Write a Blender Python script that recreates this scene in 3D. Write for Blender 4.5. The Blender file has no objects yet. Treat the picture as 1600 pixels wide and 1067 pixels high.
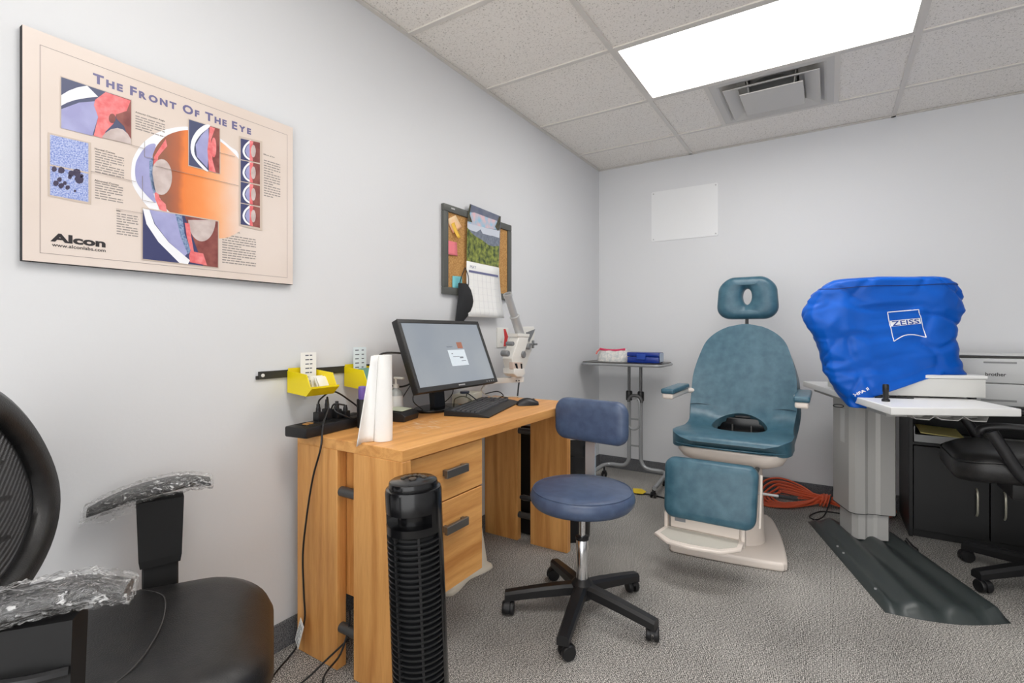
import bpy, bmesh, math, random
from mathutils import Vector, Matrix, noise
from mathutils.bvhtree import BVHTree
random.seed(7)
PI = math.pi
SC = bpy.context.scene
COL = SC.collection

# ------------------------------------------------------------------ camera
FPX = 779.95                     # focal length in pixels of the 1600x1067 frame
CAM = Vector((1.622, -3.917, 1.110))
YAW = math.radians(-32.391)      # forward direction measured from +y
HOR = 519.9                      # pixel row of the horizon
cd = bpy.data.cameras.new('camera'); cam = bpy.data.objects.new('camera', cd); COL.objects.link(cam)
cd.sensor_width = 36; cd.lens = FPX / 1600 * 36; cd.shift_y = -(533.5 - HOR) / 1600
cd.clip_start = 0.02; cd.clip_end = 60
cam.location = CAM; cam.rotation_euler = (PI / 2, 0, -YAW)
SC.camera = cam
# ------------------------------------------------------------------ world, exposure
wd = bpy.data.worlds.new('world'); SC.world = wd; wd.use_nodes = True
wd.node_tree.nodes['Background'].inputs[0].default_value = (1, 1, 1, 1)
wd.node_tree.nodes['Background'].inputs[1].default_value = 2.5
SC.view_settings.view_transform = 'Standard'; SC.view_settings.look = 'None'
SC.view_settings.gamma = 1.0; SC.view_settings.use_curve_mapping = False
SC.view_settings.exposure = 0.1
LAMP = 8.5                       # emission of the ceiling light lenses

FW = Vector((math.sin(YAW), math.cos(YAW), 0)); RT = Vector((math.cos(YAW), -math.sin(YAW), 0)); UP = Vector((0, 0, 1))
def ray(u, v): return FW + RT * ((u - 800) / FPX) + UP * ((HOR - v) / FPX)
def on_x(u, v, X): r = ray(u, v); return CAM + r * ((X - CAM.x) / r.x)
def on_y(u, v, Y): r = ray(u, v); return CAM + r * ((Y - CAM.y) / r.y)
def on_z(u, v, Z): r = ray(u, v); return CAM + r * ((Z - CAM.z) / r.z)

# ------------------------------------------------------------------ materials
def lin(c):
    return tuple((x / 255 / 12.92 if x / 255 <= .04045 else ((x / 255 + .055) / 1.055) ** 2.4) for x in c) + (1,)
MATS = {}
def mat(name, rgb, rough=.5, metal=0., var=0., vscale=20., bump=0., bscale=200., rgb2=None, stretch=(1, 1, 1), coat=0., spec=.5, sheen=0., emit=0., alpha=1., trans=0., detail=3., lo=.35, hi=.65):
    """principled material; colour varies between rgb and rgb2 by a noise, plus fine bump"""
    if name in MATS: return MATS[name]
    m = bpy.data.materials.new(name); m.use_nodes = True; nt = m.node_tree; b = nt.nodes['Principled BSDF']
    I = b.inputs; c = lin(rgb)
    I['Base Color'].default_value = c; I['Roughness'].default_value = rough; I['Metallic'].default_value = metal
    I['Specular IOR Level'].default_value = spec; I['Coat Weight'].default_value = coat
    I['Transmission Weight'].default_value = trans; I['Alpha'].default_value = alpha
    if sheen: I['Sheen Weight'].default_value = sheen
    if emit: I['Emission Color'].default_value = c; I['Emission Strength'].default_value = emit
    if rgb2 or bump:
        tc = nt.nodes.new('ShaderNodeTexCoord'); mp = nt.nodes.new('ShaderNodeMapping'); mp.inputs['Scale'].default_value = stretch
        nt.links.new(tc.outputs['Object'], mp.inputs['Vector'])
    if rgb2:
        n = nt.nodes.new('ShaderNodeTexNoise'); n.inputs['Scale'].default_value = vscale; n.inputs['Detail'].default_value = detail
        nt.links.new(mp.outputs[0], n.inputs['Vector'])
        r = nt.nodes.new('ShaderNodeValToRGB'); r.color_ramp.elements[0].position = lo; r.color_ramp.elements[1].position = hi
        r.color_ramp.elements[0].color = c; r.color_ramp.elements[1].color = lin(rgb2)
        nt.links.new(n.outputs['Fac'], r.inputs[0]); nt.links.new(r.outputs[0], I['Base Color'])
    if bump:
        n = nt.nodes.new('ShaderNodeTexNoise'); n.inputs['Scale'].default_value = bscale; n.inputs['Detail'].default_value = 2
        nt.links.new(mp.outputs[0], n.inputs['Vector'])
        bp = nt.nodes.new('ShaderNodeBump'); bp.inputs['Strength'].default_value = bump; bp.inputs['Distance'].default_value = .002
        nt.links.new(n.outputs['Fac'], bp.inputs['Height']); nt.links.new(bp.outputs[0], I['Normal'])
    MATS[name] = m; return m

def wood(name, axis, dark=(190, 126, 64), light=(234, 176, 106)):
    """orange-brown laminate; grain runs along the given object axis"""
    if name in MATS: return MATS[name]
    m = bpy.data.materials.new(name); m.use_nodes = True; nt = m.node_tree; b = nt.nodes['Principled BSDF']
    tc = nt.nodes.new('ShaderNodeTexCoord'); mp = nt.nodes.new('ShaderNodeMapping')
    s = [1, 1, 1]; s[axis] = .07; mp.inputs['Scale'].default_value = s
    nt.links.new(tc.outputs['Object'], mp.inputs[0])
    a = nt.nodes.new('ShaderNodeTexNoise'); a.inputs['Scale'].default_value = 22; a.inputs['Detail'].default_value = 6; a.inputs['Distortion'].default_value = .6
    f = nt.nodes.new('ShaderNodeTexNoise'); f.inputs['Scale'].default_value = 260; f.inputs['Detail'].default_value = 2
    nt.links.new(mp.outputs[0], a.inputs[0]); nt.links.new(mp.outputs[0], f.inputs[0])
    mx = nt.nodes.new('ShaderNodeMath'); mx.operation = 'MULTIPLY_ADD'; mx.inputs[1].default_value = .22
    nt.links.new(f.outputs['Fac'], mx.inputs[0]); nt.links.new(a.outputs['Fac'], mx.inputs[2])
    r = nt.nodes.new('ShaderNodeValToRGB'); e = r.color_ramp.elements
    e[0].position = .36; e[0].color = lin(dark); e[1].position = .82; e[1].color = lin(light)
    k = e.new(.58); k.color = lin(tuple((x * .45 + y * .55) for x, y in zip(dark, light)))
    nt.links.new(mx.outputs[0], r.inputs[0]); nt.links.new(r.outputs[0], b.inputs['Base Color'])
    b.inputs['Roughness'].default_value = .42; b.inputs['Specular IOR Level'].default_value = .4
    MATS[name] = m; return m

def carpet():
    m = bpy.data.materials.new('carpet'); m.use_nodes = True; nt = m.node_tree; b = nt.nodes['Principled BSDF']
    tc = nt.nodes.new('ShaderNodeTexCoord')
    mp = nt.nodes.new('ShaderNodeMapping'); mp.inputs['Scale'].default_value = (.6, 1, 1)
    nt.links.new(tc.outputs['Object'], mp.inputs[0])
    a = nt.nodes.new('ShaderNodeTexNoise'); a.inputs['Scale'].default_value = 330; a.inputs['Detail'].default_value = 3
    nt.links.new(mp.outputs[0], a.inputs[0])
    w = nt.nodes.new('ShaderNodeTexWave'); w.inputs['Scale'].default_value = 60; w.inputs['Distortion'].default_value = 5; w.inputs['Detail'].default_value = 2; w.inputs['Detail Scale'].default_value = 3
    nt.links.new(tc.outputs['Object'], w.inputs[0])
    l = nt.nodes.new('ShaderNodeTexNoise'); l.inputs['Scale'].default_value = 2.5; l.inputs['Detail'].default_value = 4
    nt.links.new(tc.outputs['Object'], l.inputs[0])
    s = nt.nodes.new('ShaderNodeMath'); s.operation = 'MULTIPLY_ADD'; s.inputs[1].default_value = .12
    nt.links.new(w.outputs['Fac'], s.inputs[0]); nt.links.new(a.outputs['Fac'], s.inputs[2])
    s2 = nt.nodes.new('ShaderNodeMath'); s2.operation = 'MULTIPLY_ADD'; s2.inputs[1].default_value = .12
    nt.links.new(l.outputs['Fac'], s2.inputs[0]); nt.links.new(s.outputs[0], s2.inputs[2])
    r = nt.nodes.new('ShaderNodeValToRGB'); e = r.color_ramp.elements
    e[0].position = .53; e[0].color = lin((80, 78, 76)); e[1].position = .76; e[1].color = lin((222, 218, 212))
    k = e.new(.64); k.color = lin((152, 149, 145))
    nt.links.new(s2.outputs[0], r.inputs[0]); nt.links.new(r.outputs[0], b.inputs['Base Color'])
    b.inputs['Roughness'].default_value = .95; b.inputs['Specular IOR Level'].default_value = .1
    bp = nt.nodes.new('ShaderNodeBump'); bp.inputs['Strength'].default_value = .18; bp.inputs['Distance'].default_value = .002
    nt.links.new(s.outputs[0], bp.inputs['Height']); nt.links.new(bp.outputs[0], b.inputs['Normal'])
    return m

def tilemat():
    m = bpy.data.materials.new('ceiling_tile_mineral'); m.use_nodes = True; nt = m.node_tree; b = nt.nodes['Principled BSDF']
    tc = nt.nodes.new('ShaderNodeTexCoord')
    a = nt.nodes.new('ShaderNodeTexNoise'); a.inputs['Scale'].default_value = 135; a.inputs['Detail'].default_value = 2; a.inputs['Roughness'].default_value = .45; a.inputs['Distortion'].default_value = 1.2
    nt.links.new(tc.outputs['Object'], a.inputs[0])
    r = nt.nodes.new('ShaderNodeValToRGB'); e = r.color_ramp.elements
    e[0].position = .31; e[0].color = lin((196, 189, 180)); e[1].position = .42; e[1].color = lin((250, 245, 238))
    nt.links.new(a.outputs['Fac'], r.inputs[0]); nt.links.new(r.outputs[0], b.inputs['Base Color'])
    b.inputs['Roughness'].default_value = .95; b.inputs['Specular IOR Level'].default_value = .1
    bp = nt.nodes.new('ShaderNodeBump'); bp.inputs['Strength'].default_value = .5; bp.inputs['Distance'].default_value = .003
    nt.links.new(r.outputs[0], bp.inputs['Height']); nt.links.new(bp.outputs[0], b.inputs['Normal'])
    return m

def meshfabric():
    """black chair mesh: a fine regular net of holes through the cloth"""
    m = bpy.data.materials.new('chair_mesh'); m.use_nodes = True; nt = m.node_tree; b = nt.nodes['Principled BSDF']
    tc = nt.nodes.new('ShaderNodeTexCoord')
    v = nt.nodes.new('ShaderNodeTexVoronoi'); v.inputs['Scale'].default_value = 430; v.inputs['Randomness'].default_value = .15
    nt.links.new(tc.outputs['Object'], v.inputs['Vector'])
    r = nt.nodes.new('ShaderNodeValToRGB'); e = r.color_ramp.elements
    e[0].position = .30; e[0].color = (.55, .55, .55, 1); e[1].position = .40; e[1].color = (1, 1, 1, 1)
    nt.links.new(v.outputs['Distance'], r.inputs[0]); nt.links.new(r.outputs[0], b.inputs['Alpha'])
    b.inputs['Base Color'].default_value = lin((38, 38, 40)); b.inputs['Roughness'].default_value = .5
    return m

def wrapmat():
    """clear stretch film, creased: mostly see-through, some glints painted as pale streaks"""
    m = bpy.data.materials.new('clear_wrap'); m.use_nodes = True; nt = m.node_tree
    for n in list(nt.nodes): nt.nodes.remove(n)
    o = nt.nodes.new('ShaderNodeOutputMaterial'); t = nt.nodes.new('ShaderNodeBsdfTransparent'); g = nt.nodes.new('ShaderNodeBsdfGlossy'); g.inputs['Roughness'].default_value = .12
    d = nt.nodes.new('ShaderNodeBsdfDiffuse'); d.inputs[0].default_value = (.8, .8, .8, 1)
    tc = nt.nodes.new('ShaderNodeTexCoord'); mp = nt.nodes.new('ShaderNodeMapping'); mp.inputs['Scale'].default_value = (1, .4, 1)
    nt.links.new(tc.outputs['Object'], mp.inputs[0])
    n = nt.nodes.new('ShaderNodeTexNoise'); n.inputs['Scale'].default_value = 55; n.inputs['Detail'].default_value = 5; n.inputs['Distortion'].default_value = 2.5
    nt.links.new(mp.outputs[0], n.inputs[0])
    bp = nt.nodes.new('ShaderNodeBump'); bp.inputs['Strength'].default_value = 1; bp.inputs['Distance'].default_value = .012
    nt.links.new(n.outputs['Fac'], bp.inputs['Height']); nt.links.new(bp.outputs[0], g.inputs['Normal']); nt.links.new(bp.outputs[0], d.inputs['Normal'])
    x = nt.nodes.new('ShaderNodeMixShader'); x.inputs[0].default_value = .17
    nt.links.new(t.outputs[0], x.inputs[1]); nt.links.new(g.outputs[0], x.inputs[2])
    r = nt.nodes.new('ShaderNodeValToRGB'); e = r.color_ramp.elements; e[0].position = .555; e[0].color = (0, 0, 0, 1); e[1].position = .66; e[1].color = (.75, .75, .75, 1)  # pale diffuse streaks painted in as highlights along the creases
    nt.links.new(n.outputs['Fac'], r.inputs[0])
    y = nt.nodes.new('ShaderNodeMixShader'); nt.links.new(r.outputs[0], y.inputs[0]); nt.links.new(x.outputs[0], y.inputs[1]); nt.links.new(d.outputs[0], y.inputs[2])
    nt.links.new(y.outputs[0], o.inputs[0]); return m

M_WALL = mat('wall_paint', (222, 223, 225), .45, bump=.12, bscale=90, spec=.35)
M_TILE = tilemat(); M_CARPET = carpet()
M_GRID = mat('grid_paint', (224, 219, 212), .5)
M_BASE = mat('baseboard_carpet', (74, 75, 78), .95, rgb2=(128, 129, 132), vscale=260, bump=.6, bscale=300, spec=.1)
M_BLACK = mat('black_plastic', (24, 24, 26), .42)
M_BLACKG = mat('black_gloss', (14, 14, 16), .18)
M_BLACKM = mat('black_matte', (20, 20, 21), .7)
M_WHITE = mat('white_plastic', (232, 231, 226), .4)
M_CHROME = mat('chrome', (232, 233, 235), .14, metal=1.)
M_STEEL = mat('satin_steel', (190, 190, 190), .35, metal=.4)
M_GREYMET = mat('grey_metal_paint', (178, 177, 174), .40, metal=.12)
M_LEATHER = mat('black_leather', (26, 26, 27), .36, rgb2=(38, 37, 37), vscale=30, bump=.35, bscale=350)
M_TEAL = mat('teal_vinyl', (48, 88, 106), .32, rgb2=(74, 112, 128), vscale=22, bump=.22, bscale=420, detail=6, lo=.3, hi=.75)
M_NAVY = mat('navy_vinyl', (66, 80, 108), .34, rgb2=(76, 92, 120), vscale=30, bump=.2, bscale=420)
M_CREAM = mat('cream_enamel', (232, 221, 211), .38)
M_PAPER = mat('paper_white', (240, 240, 238), .8)
M_WOODY = wood('wood_along_y', 1); M_WOODZ = wood('wood_along_z', 2); M_WOODX = wood('wood_along_x', 0)
M_DGREY = mat('dark_grey_metal', (78, 78, 78), .4, metal=.3)

# ------------------------------------------------------------------ mesh tools
WM = {}                                             # world matrices of parents
def world_of(o): return WM.get(o.name, Matrix.Identity(4))
class MB:
    def __init__(s): s.v = []; s.f = []
    def add(s, v, f):
        o = len(s.v); s.v += [Vector(p) for p in v]; s.f += [tuple(i + o for i in q) for q in f]; return s
    def bm(s, bm):
        bm.verts.index_update(); return s.add([v.co.copy() for v in bm.verts], [[v.index for v in f.verts] for f in bm.faces])
    def box(s, a, b, bev=0., seg=2, M=None):
        bm = bmesh.new(); bmesh.ops.create_cube(bm, size=1)
        c = (Vector(a) + Vector(b)) / 2; d = Vector(b) - Vector(a)
        for v in bm.verts: v.co = Vector((v.co.x * d.x, v.co.y * d.y, v.co.z * d.z)) + c
        if bev: bmesh.ops.bevel(bm, geom=bm.edges[:], offset=bev, segments=seg, affect='EDGES', profile=.6)
        if M: bmesh.ops.transform(bm, matrix=M, verts=bm.verts)
        s.bm(bm); bm.free(); return s
    def tube(s, pts, r, n=8, cap=True, closed=False):
        P = [Vector(p) for p in pts]; m = len(P); rr = r if isinstance(r, (list, tuple)) else [r] * m
        T = [(P[(i + 1) % m] - P[i - 1] if closed else P[min(i + 1, m - 1)] - P[max(i - 1, 0)]).normalized() for i in range(m)]
        u = T[0].orthogonal().normalized(); V = []
        for i in range(m):
            u = (u - T[i] * u.dot(T[i]))
            if u.length < 1e-6: u = T[i].orthogonal()
            u.normalize(); w = T[i].cross(u)
            V += [P[i] + (u * math.cos(a) + w * math.sin(a)) * rr[i] for a in [2 * PI * k / n for k in range(n)]]
        F = []
        for i in range(m if closed else m - 1):
            j = (i + 1) % m
            F += [(i * n + k, i * n + (k + 1) % n, j * n + (k + 1) % n, j * n + k) for k in range(n)]
        if cap and not closed: F += [tuple(range(n))[::-1], tuple((m - 1) * n + k for k in range(n))]
        return s.add(V, F)
    def lathe(s, prof, c=(0, 0, 0), n=24, axis='z', M=None, cap=True):
        V = []
        for r, h in prof:
            for k in range(n):
                a = 2 * PI * k / n; p = (r * math.cos(a), r * math.sin(a), h)
                if axis == 'x': p = (p[2], p[0], p[1])
                if axis == 'y': p = (p[1], p[2], p[0])
                p = Vector(p)
                if M: p = M @ p
                V.append(p + Vector(c))
        m = len(prof); F = [(i * n + k, i * n + (k + 1) % n, (i + 1) * n + (k + 1) % n, (i + 1) * n + k) for i in range(m - 1) for k in range(n)]
        if cap: F += [tuple(range(n))[::-1], tuple((m - 1) * n + k for k in range(n))]
        return s.add(V, F)
    def loft(s, loops, cap=True, closed=True):
        n = len(loops[0]); V = [p for l in loops for p in l]; m = len(loops)
        F = [(i * n + k, i * n + (k + 1) % n, (i + 1) * n + (k + 1) % n, (i + 1) * n + k) for i in range(m - 1) for k in range(n if closed else n - 1)]
        if cap and closed: F += [tuple(range(n))[::-1], tuple((m - 1) * n + k for k in range(n))]
        return s.add(V, F)
    def prism(s, poly, h0, h1, fn=None, bev=0.):
        """poly of (a,b) extruded from h0 to h1; fn maps (a,b,h) to a point"""
        fn = fn or (lambda a, b, h: (a, b, h)); n = len(poly)
        bm = bmesh.new()
        A = [bm.verts.new((a, b, h0)) for a, b in poly]; B = [bm.verts.new((a, b, h1)) for a, b in poly]
        bm.faces.new(A[::-1]); bm.faces.new(B)
        for k in range(n): bm.faces.new((A[k], A[(k + 1) % n], B[(k + 1) % n], B[k]))
        bmesh.ops.recalc_face_normals(bm, faces=bm.faces)
        if bev:
            es = [e for e in bm.edges if abs(e.verts[0].co.z - e.verts[1].co.z) < 1e-6]
            bmesh.ops.bevel(bm, geom=es, offset=bev, segments=3, affect='EDGES', profile=.6)
        for v in bm.verts: v.co = Vector(fn(*v.co))
        s.bm(bm); bm.free(); return s
    def xf(s, M): s.v = [M @ p for p in s.v]; return s
    def mesh(s, name, m, smooth=40):
        me = bpy.data.meshes.new(name); me.from_pydata([tuple(p) for p in s.v], [], s.f)
        bm = bmesh.new(); bm.from_mesh(me); bmesh.ops.recalc_face_normals(bm, faces=bm.faces); bm.to_mesh(me); bm.free()
        if smooth:
            me.shade_smooth(); me.set_sharp_from_angle(angle=math.radians(smooth))
        me.materials.append(m); return me
    def build(s, name, m, parent=None, local=False, smooth=40, sub=0, solid=0.):
        """mesh object; points are world coordinates unless local"""
        if parent is not None and not local: s.xf(world_of(parent).inverted())
        o = bpy.data.objects.new(name, s.mesh(name, m, smooth)); COL.objects.link(o)
        if parent is not None: o.parent = parent; WM[o.name] = world_of(parent)
        if solid: k = o.modifiers.new('solid', 'SOLIDIFY'); k.thickness = solid; k.offset = 0
        if sub: k = o.modifiers.new('sub', 'SUBSURF'); k.levels = sub; k.render_levels = sub
        return o
def thing(name, label, cat, loc=(0, 0, 0), rz=0., group=None, kind=None, rx=0., ry=0.):
    o = bpy.data.objects.new(name, None); COL.objects.link(o); o.empty_display_size = .05
    o.location = loc; o.rotation_euler = (rx, ry, rz)
    WM[o.name] = Matrix.Translation(loc) @ o.rotation_euler.to_matrix().to_4x4()
    return tag(o, label, cat, group, kind)
def tag(o, label=None, cat=None, group=None, kind=None):
    if label: o['label'] = label
    if cat: o['category'] = cat
    if group: o['group'] = group
    if kind: o['kind'] = kind
    return o
def rebase(o, loc):
    """move a single-mesh thing's origin to its base"""
    loc = Vector(loc)
    o.data.transform(Matrix.Translation(-loc)); o.location = loc; return o
def link_copy(o, parent, loc=None, name=None):
    c = o.copy(); COL.objects.link(c); c.parent = parent; WM[c.name] = world_of(parent)
    if loc is not None: c.location = loc
    return c
def rrect(x0, x1, y0, y1, r, n=5):
    P = []
    for cx, cy, a0 in ((x1 - r, y1 - r, 0), (x0 + r, y1 - r, 90), (x0 + r, y0 + r, 180), (x1 - r, y0 + r, 270)):
        P += [(cx + r * math.cos(math.radians(a0 + 90 * k / n)), cy + r * math.sin(math.radians(a0 + 90 * k / n))) for k in range(n + 1)]
    return P
def spline(pts, n=8, closed=False):
    P = [Vector(p) for p in pts]; m = len(P); out = []
    for i in range(m if closed else m - 1):
        if closed: a, b, c, d = P[i - 1], P[i], P[(i + 1) % m], P[(i + 2) % m]
        else: a, b, c, d = P[max(i - 1, 0)], P[i], P[i + 1], P[min(i + 2, m - 1)]
        for k in range(n):
            t = k / n; out.append(.5 * ((2 * b) + (c - a) * t + (2 * a - 5 * b + 4 * c - d) * t * t + (3 * b - a - 3 * c + d) * t ** 3))
    if not closed: out.append(P[-1])
    return out
def text_mb(s, size, fn, sx=1., bold=0., align='LEFT', shear=0., offset=0.):
    """lettering as flat mesh; fn maps (x,y) of the text plane to a point"""
    c = bpy.data.curves.new('t', 'FONT'); c.body = s; c.size = size; c.align_x = align; c.shear = shear; c.offset = offset; c.resolution_u = 3
    o = bpy.data.objects.new('t', c); COL.objects.link(o)
    dg = bpy.context.evaluated_depsgraph_get(); me = bpy.data.meshes.new_from_object(o.evaluated_get(dg))
    mb = MB(); mb.add([fn(v.co.x * sx, v.co.y) for v in me.vertices], [tuple(p.vertices) for p in me.polygons])
    bpy.data.objects.remove(o); bpy.data.curves.remove(c); bpy.data.meshes.remove(me); return mb
def pad_loops(outline, prof, fn):
    """loft a padded panel: outline (a,b) scaled about its centre by an inset, prof = [(inset, h)]"""
    cx = sum(p[0] for p in outline) / len(outline); cy = sum(p[1] for p in outline) / len(outline); L = []
    for ins, h in prof:
        l = []
        for a, b in outline:
            d = math.hypot(a - cx, b - cy); k = max(0, (d - ins)) / d
            l.append(fn(cx + (a - cx) * k, cy + (b - cy) * k, h))
        L.append(l)
    return L

# ------------------------------------------------------------------ setting
RX, RY, H = 3.30, -5.40, 2.458
def struct(name, mb, m, smooth=0): o = mb.build(name, m, smooth=smooth); o['kind'] = 'structure'; return o
struct('floor', MB().box((-.1, RY - .1, -.1), (RX + .1, .1, 0)), M_CARPET)
struct('wall_left', MB().box((-.1, RY - .1, 0), (0, .1, H + .25)), M_WALL)
struct('wall_back', MB().box((0, 0, 0), (RX, .1, H + .25)), M_WALL)
struct('wall_right', MB().box((RX, RY - .1, 0), (RX + .1, .1, H + .25)), M_WALL)
# front wall left out behind the viewer so even world light fills in
HB = .097
struct('baseboard_left', MB().box((0, RY, 0), (.007, 0, HB), .002, 1), M_BASE)
struct('baseboard_back', MB().box((.007, -.007, 0), (RX - .007, 0, HB), .002, 1), M_BASE)
struct('baseboard_right', MB().box((RX - .007, RY, 0), (RX, 0, HB), .002, 1), M_BASE)
# ceiling: plenum slab, T-bar grid, lay-in tiles
T = .6096
GX = [0, .745, .745 + 2 * T, .745 + 4 * T, RX]
GX = [0, .745, .745 + 2 * T, .745 + 2 * T + 1.2192, RX]
GX = [x for x in GX if x <= RX]
GYs = [0.] + [-.428 - T * k for k in range(9)] ; GYs = [y for y in GYs if y > RY + .05] + [RY]
ceil = struct('ceiling', MB().box((-.1, RY - .1, H + .25), (RX + .1, .1, H + .33)), M_WHITE)
LIGHTS = [(1, 2), (1, 5)]                            # (column, row) bays that hold a light
VENT = (1, 1)
def tile(x0, x1, y0, y1):
    g = .009
    c = Vector(((x0 + x1) / 2, (y0 + y1) / 2, H + .007)); hx, hy = (x1 - x0) / 2 - g, (y1 - y0) / 2 - g
    o = MB().box((-hx, -hy, 0), (hx, hy, .015)).build('ceiling_tile', M_TILE, ceil, local=True, smooth=0)
    o.location = c
for i in range(len(GX) - 1):
    for j in range(len(GYs) - 1):
        x0, x1, y1, y0 = GX[i], GX[i + 1], GYs[j], GYs[j + 1]
        if (i, j) in LIGHTS: continue
        if (i, j) == VENT: tile(x0, x0 + T / 2, y0, y1); tile(x1 - T / 2, x1, y0, y1)
        else: tile(x0, x1, y0, y1)
BW = .012
for x in GX[1:-1]: MB().box((x - BW, RY, H), (x + BW, 0, H + .03)).build('grid_bar', M_GRID, ceil, smooth=0)
for j, y in enumerate(GYs[1:-1]):
    for i in range(len(GX) - 1):
        MB().box((GX[i] + (BW if i else 0), y - BW, H + .0005), (GX[i + 1] - (BW if i < len(GX) - 2 else 0), y + BW, H + .028)).build('grid_bar', M_GRID, ceil, smooth=0)
for x in (GX[1] + T / 2, GX[2] - T / 2):
    MB().box((x - BW, GYs[2] + BW, H + .0005), (x + BW, GYs[1] - BW, H + .028)).build('grid_bar', M_GRID, ceil, smooth=0)
for a, b in (((0, RY, H), (.022, 0, H + .004)), ((.022, -.022, H), (RX, 0, H + .004)), ((RX - .022, RY, H), (RX, -.022, H + .004)), ((.022, RY, H), (RX - .022, RY + .022, H + .004))):
    MB().box(a, b).build('wall_angle', M_GRID, ceil, smooth=0)

M_LENS = mat('light_lens', (255, 253, 250), .5, emit=LAMP)
for k, (i, j) in enumerate(LIGHTS):
    x0, x1, y1, y0 = GX[i] + BW, GX[i + 1] - BW, GYs[j] - BW, GYs[j + 1] + BW
    t = thing('ceiling_light', ['glowing white fluorescent panel in the ceiling beside the air vent', 'second fluorescent ceiling panel above the desk and the viewer'][k], 'ceiling light', ((x0 + x1) / 2, (y0 + y1) / 2, H))
    MB().box((x0, y0, H + .012), (x1, y1, H + .015)).build('lens', M_LENS, t, smooth=0)
    f = MB(); e = .012
    for a, b in (((x0, y0), (x0 + e, y1)), ((x1 - e, y0), (x1, y1)), ((x0 + e, y0), (x1 - e, y0 + e)), ((x0 + e, y1 - e), (x1 - e, y1))):
        f.box((*a, H + .001), (*b, H + .012))
    f.box((x0, y0, H + .016), (x1, y1, H + .12))
    f.build('frame', M_GRID, t, smooth=0)

# air diffuser: square plaque type, three stepped cones
x0, x1, y1, y0 = GX[1] + T / 2 + BW, GX[2] - T / 2 - BW, GYs[1] - BW, GYs[2] + BW
cx, cy = (x0 + x1) / 2, (y0 + y1) / 2
vent = thing('air_vent', 'square stepped metal air diffuser set in the ceiling beside the light', 'air vent', (cx, cy, H))
M_VENT = mat('vent_paint', (208, 205, 200), .45)
def sqloop(h, z): return [(cx - h, cy - h, z), (cx + h, cy - h, z), (cx + h, cy + h, z), (cx - h, cy + h, z)]
hh = (x1 - x0) / 2
MB().loft([sqloop(hh, H + .002), sqloop(hh - .035, H + .002), sqloop(hh - .045, H + .005), sqloop(.17, H + .045), sqloop(.13, H + .055), sqloop(.13, H + .1), sqloop(hh, H + .1)], cap=False).build('outer_frame', M_VENT, vent, smooth=0)
MB().loft([sqloop(.230, H - .014), sqloop(.226, H - .016), sqloop(.160, H + .008), sqloop(.160, H + .012), sqloop(.230, H - .010)], cap=False).build('middle_cone', M_VENT, vent, smooth=0)
MB().loft([sqloop(.152, H - .026), sqloop(.154, H - .022), sqloop(.12, H - .008), sqloop(.09, H - .008)], cap=True).build('centre_plate', M_VENT, vent, smooth=0)
MB().lathe([(.12, H + .06), (.12, H + .2), (.118, H + .2), (.118, H + .06)], (cx, cy, 0), 32, cap=False).build('duct', M_STEEL, vent)
for sx in (-1, 1):
    for sy in (-1, 1): MB().tube([(cx + sx * .12, cy + sy * .12, H + .07), (cx + sx * .11, cy + sy * .11, H - .01)], .004, 6).build('hanger', M_VENT, vent)

# ------------------------------------------------------------------ things on the left wall
def flat(pts, m, name, parent):
    mb = MB(); mb.add(pts, [tuple(range(len(pts)))]); return mb.build(name, m, parent, smooth=0)
def wtext(s, a, b, hgt, X, m, name, parent, **k):
    """lettering on a wall of constant x, from pixel a to pixel b, cap height hgt metres"""
    A, B = on_x(*a, X), on_x(*b, X)
    t = text_mb(s, 1., lambda x, y: (x, y, 0), **k); w = max(v.x for v in t.v); h = max(v.y for v in t.v)
    t.v = [Vector((X, A.y + v.x / w * (B.y - A.y), A.z + v.y / h * hgt + (B.z - A.z) * v.x / w * k.get('tilt', 0))) for v in t.v]
    return t.build(name, m, parent, smooth=0)
PX = .0205
poster = thing('eye_poster', 'large cream eye anatomy poster mounted on a black board', 'poster', (0, -3.19, 1.28))
def Z1(x, y): return (x / 2.425, y / 2.425 + 20)
def W1(x, y, l): return on_x(*Z1(x, y), PX + .0003 * l)
MB().box((.002, -3.543, 1.28), (.020, -2.84, 1.836), .001, 1).build('backing_board', M_BLACKM, poster, smooth=0)
M_PCREAM = mat('poster_cream', (222, 207, 196), .4, rgb2=(228, 215, 206), vscale=3)
flat([(PX, -3.5425, 1.281), (PX, -2.8405, 1.281), (PX, -2.8405, 1.8355), (PX, -3.5425, 1.8355)], M_PCREAM, 'print_sheet', poster)
def pcol(n, c, c2=None, s=60): return mat('print_' + n, c, .4, rgb2=c2, vscale=s)
NAVY = pcol('navy', (62, 66, 108)); SLATE = pcol('slate', (74, 80, 112)); LAV = pcol('lavender', (156, 156, 202), (172, 174, 216), 18)
PWHITE = pcol('white', (242, 243, 248)); PPINK = pcol('pink', (228, 104, 108), (240, 140, 140), 60); MAROON = pcol('maroon', (122, 60, 58), (150, 88, 80), 30)
PGREY = pcol('greylens', (190, 172, 168), (210, 196, 192), 30); CELL = pcol('cells', (112, 132, 204), (196, 206, 236), 330)
SPOT = pcol('spots', (66, 58, 84)); PBLUE = pcol('ciliary', (92, 116, 160), (150, 170, 200), 200); PTEXT = pcol('text', (150, 142, 138)); PHEAD = pcol('head', (46, 42, 44)); PLINE = pcol('line', (150, 136, 130)); PTITLE = pcol('title', (108, 104, 146))
PBORD = pcol('border', (206, 190, 176))
def smooth2(pts, n=5): return [(p.x, p.y) for p in spline([(x, y, 0) for x, y in pts], n, closed=True)]
def poly(pts, m, name, l): return flat([W1(x, y, l) for x, y in pts], m, name, poster)
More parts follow.
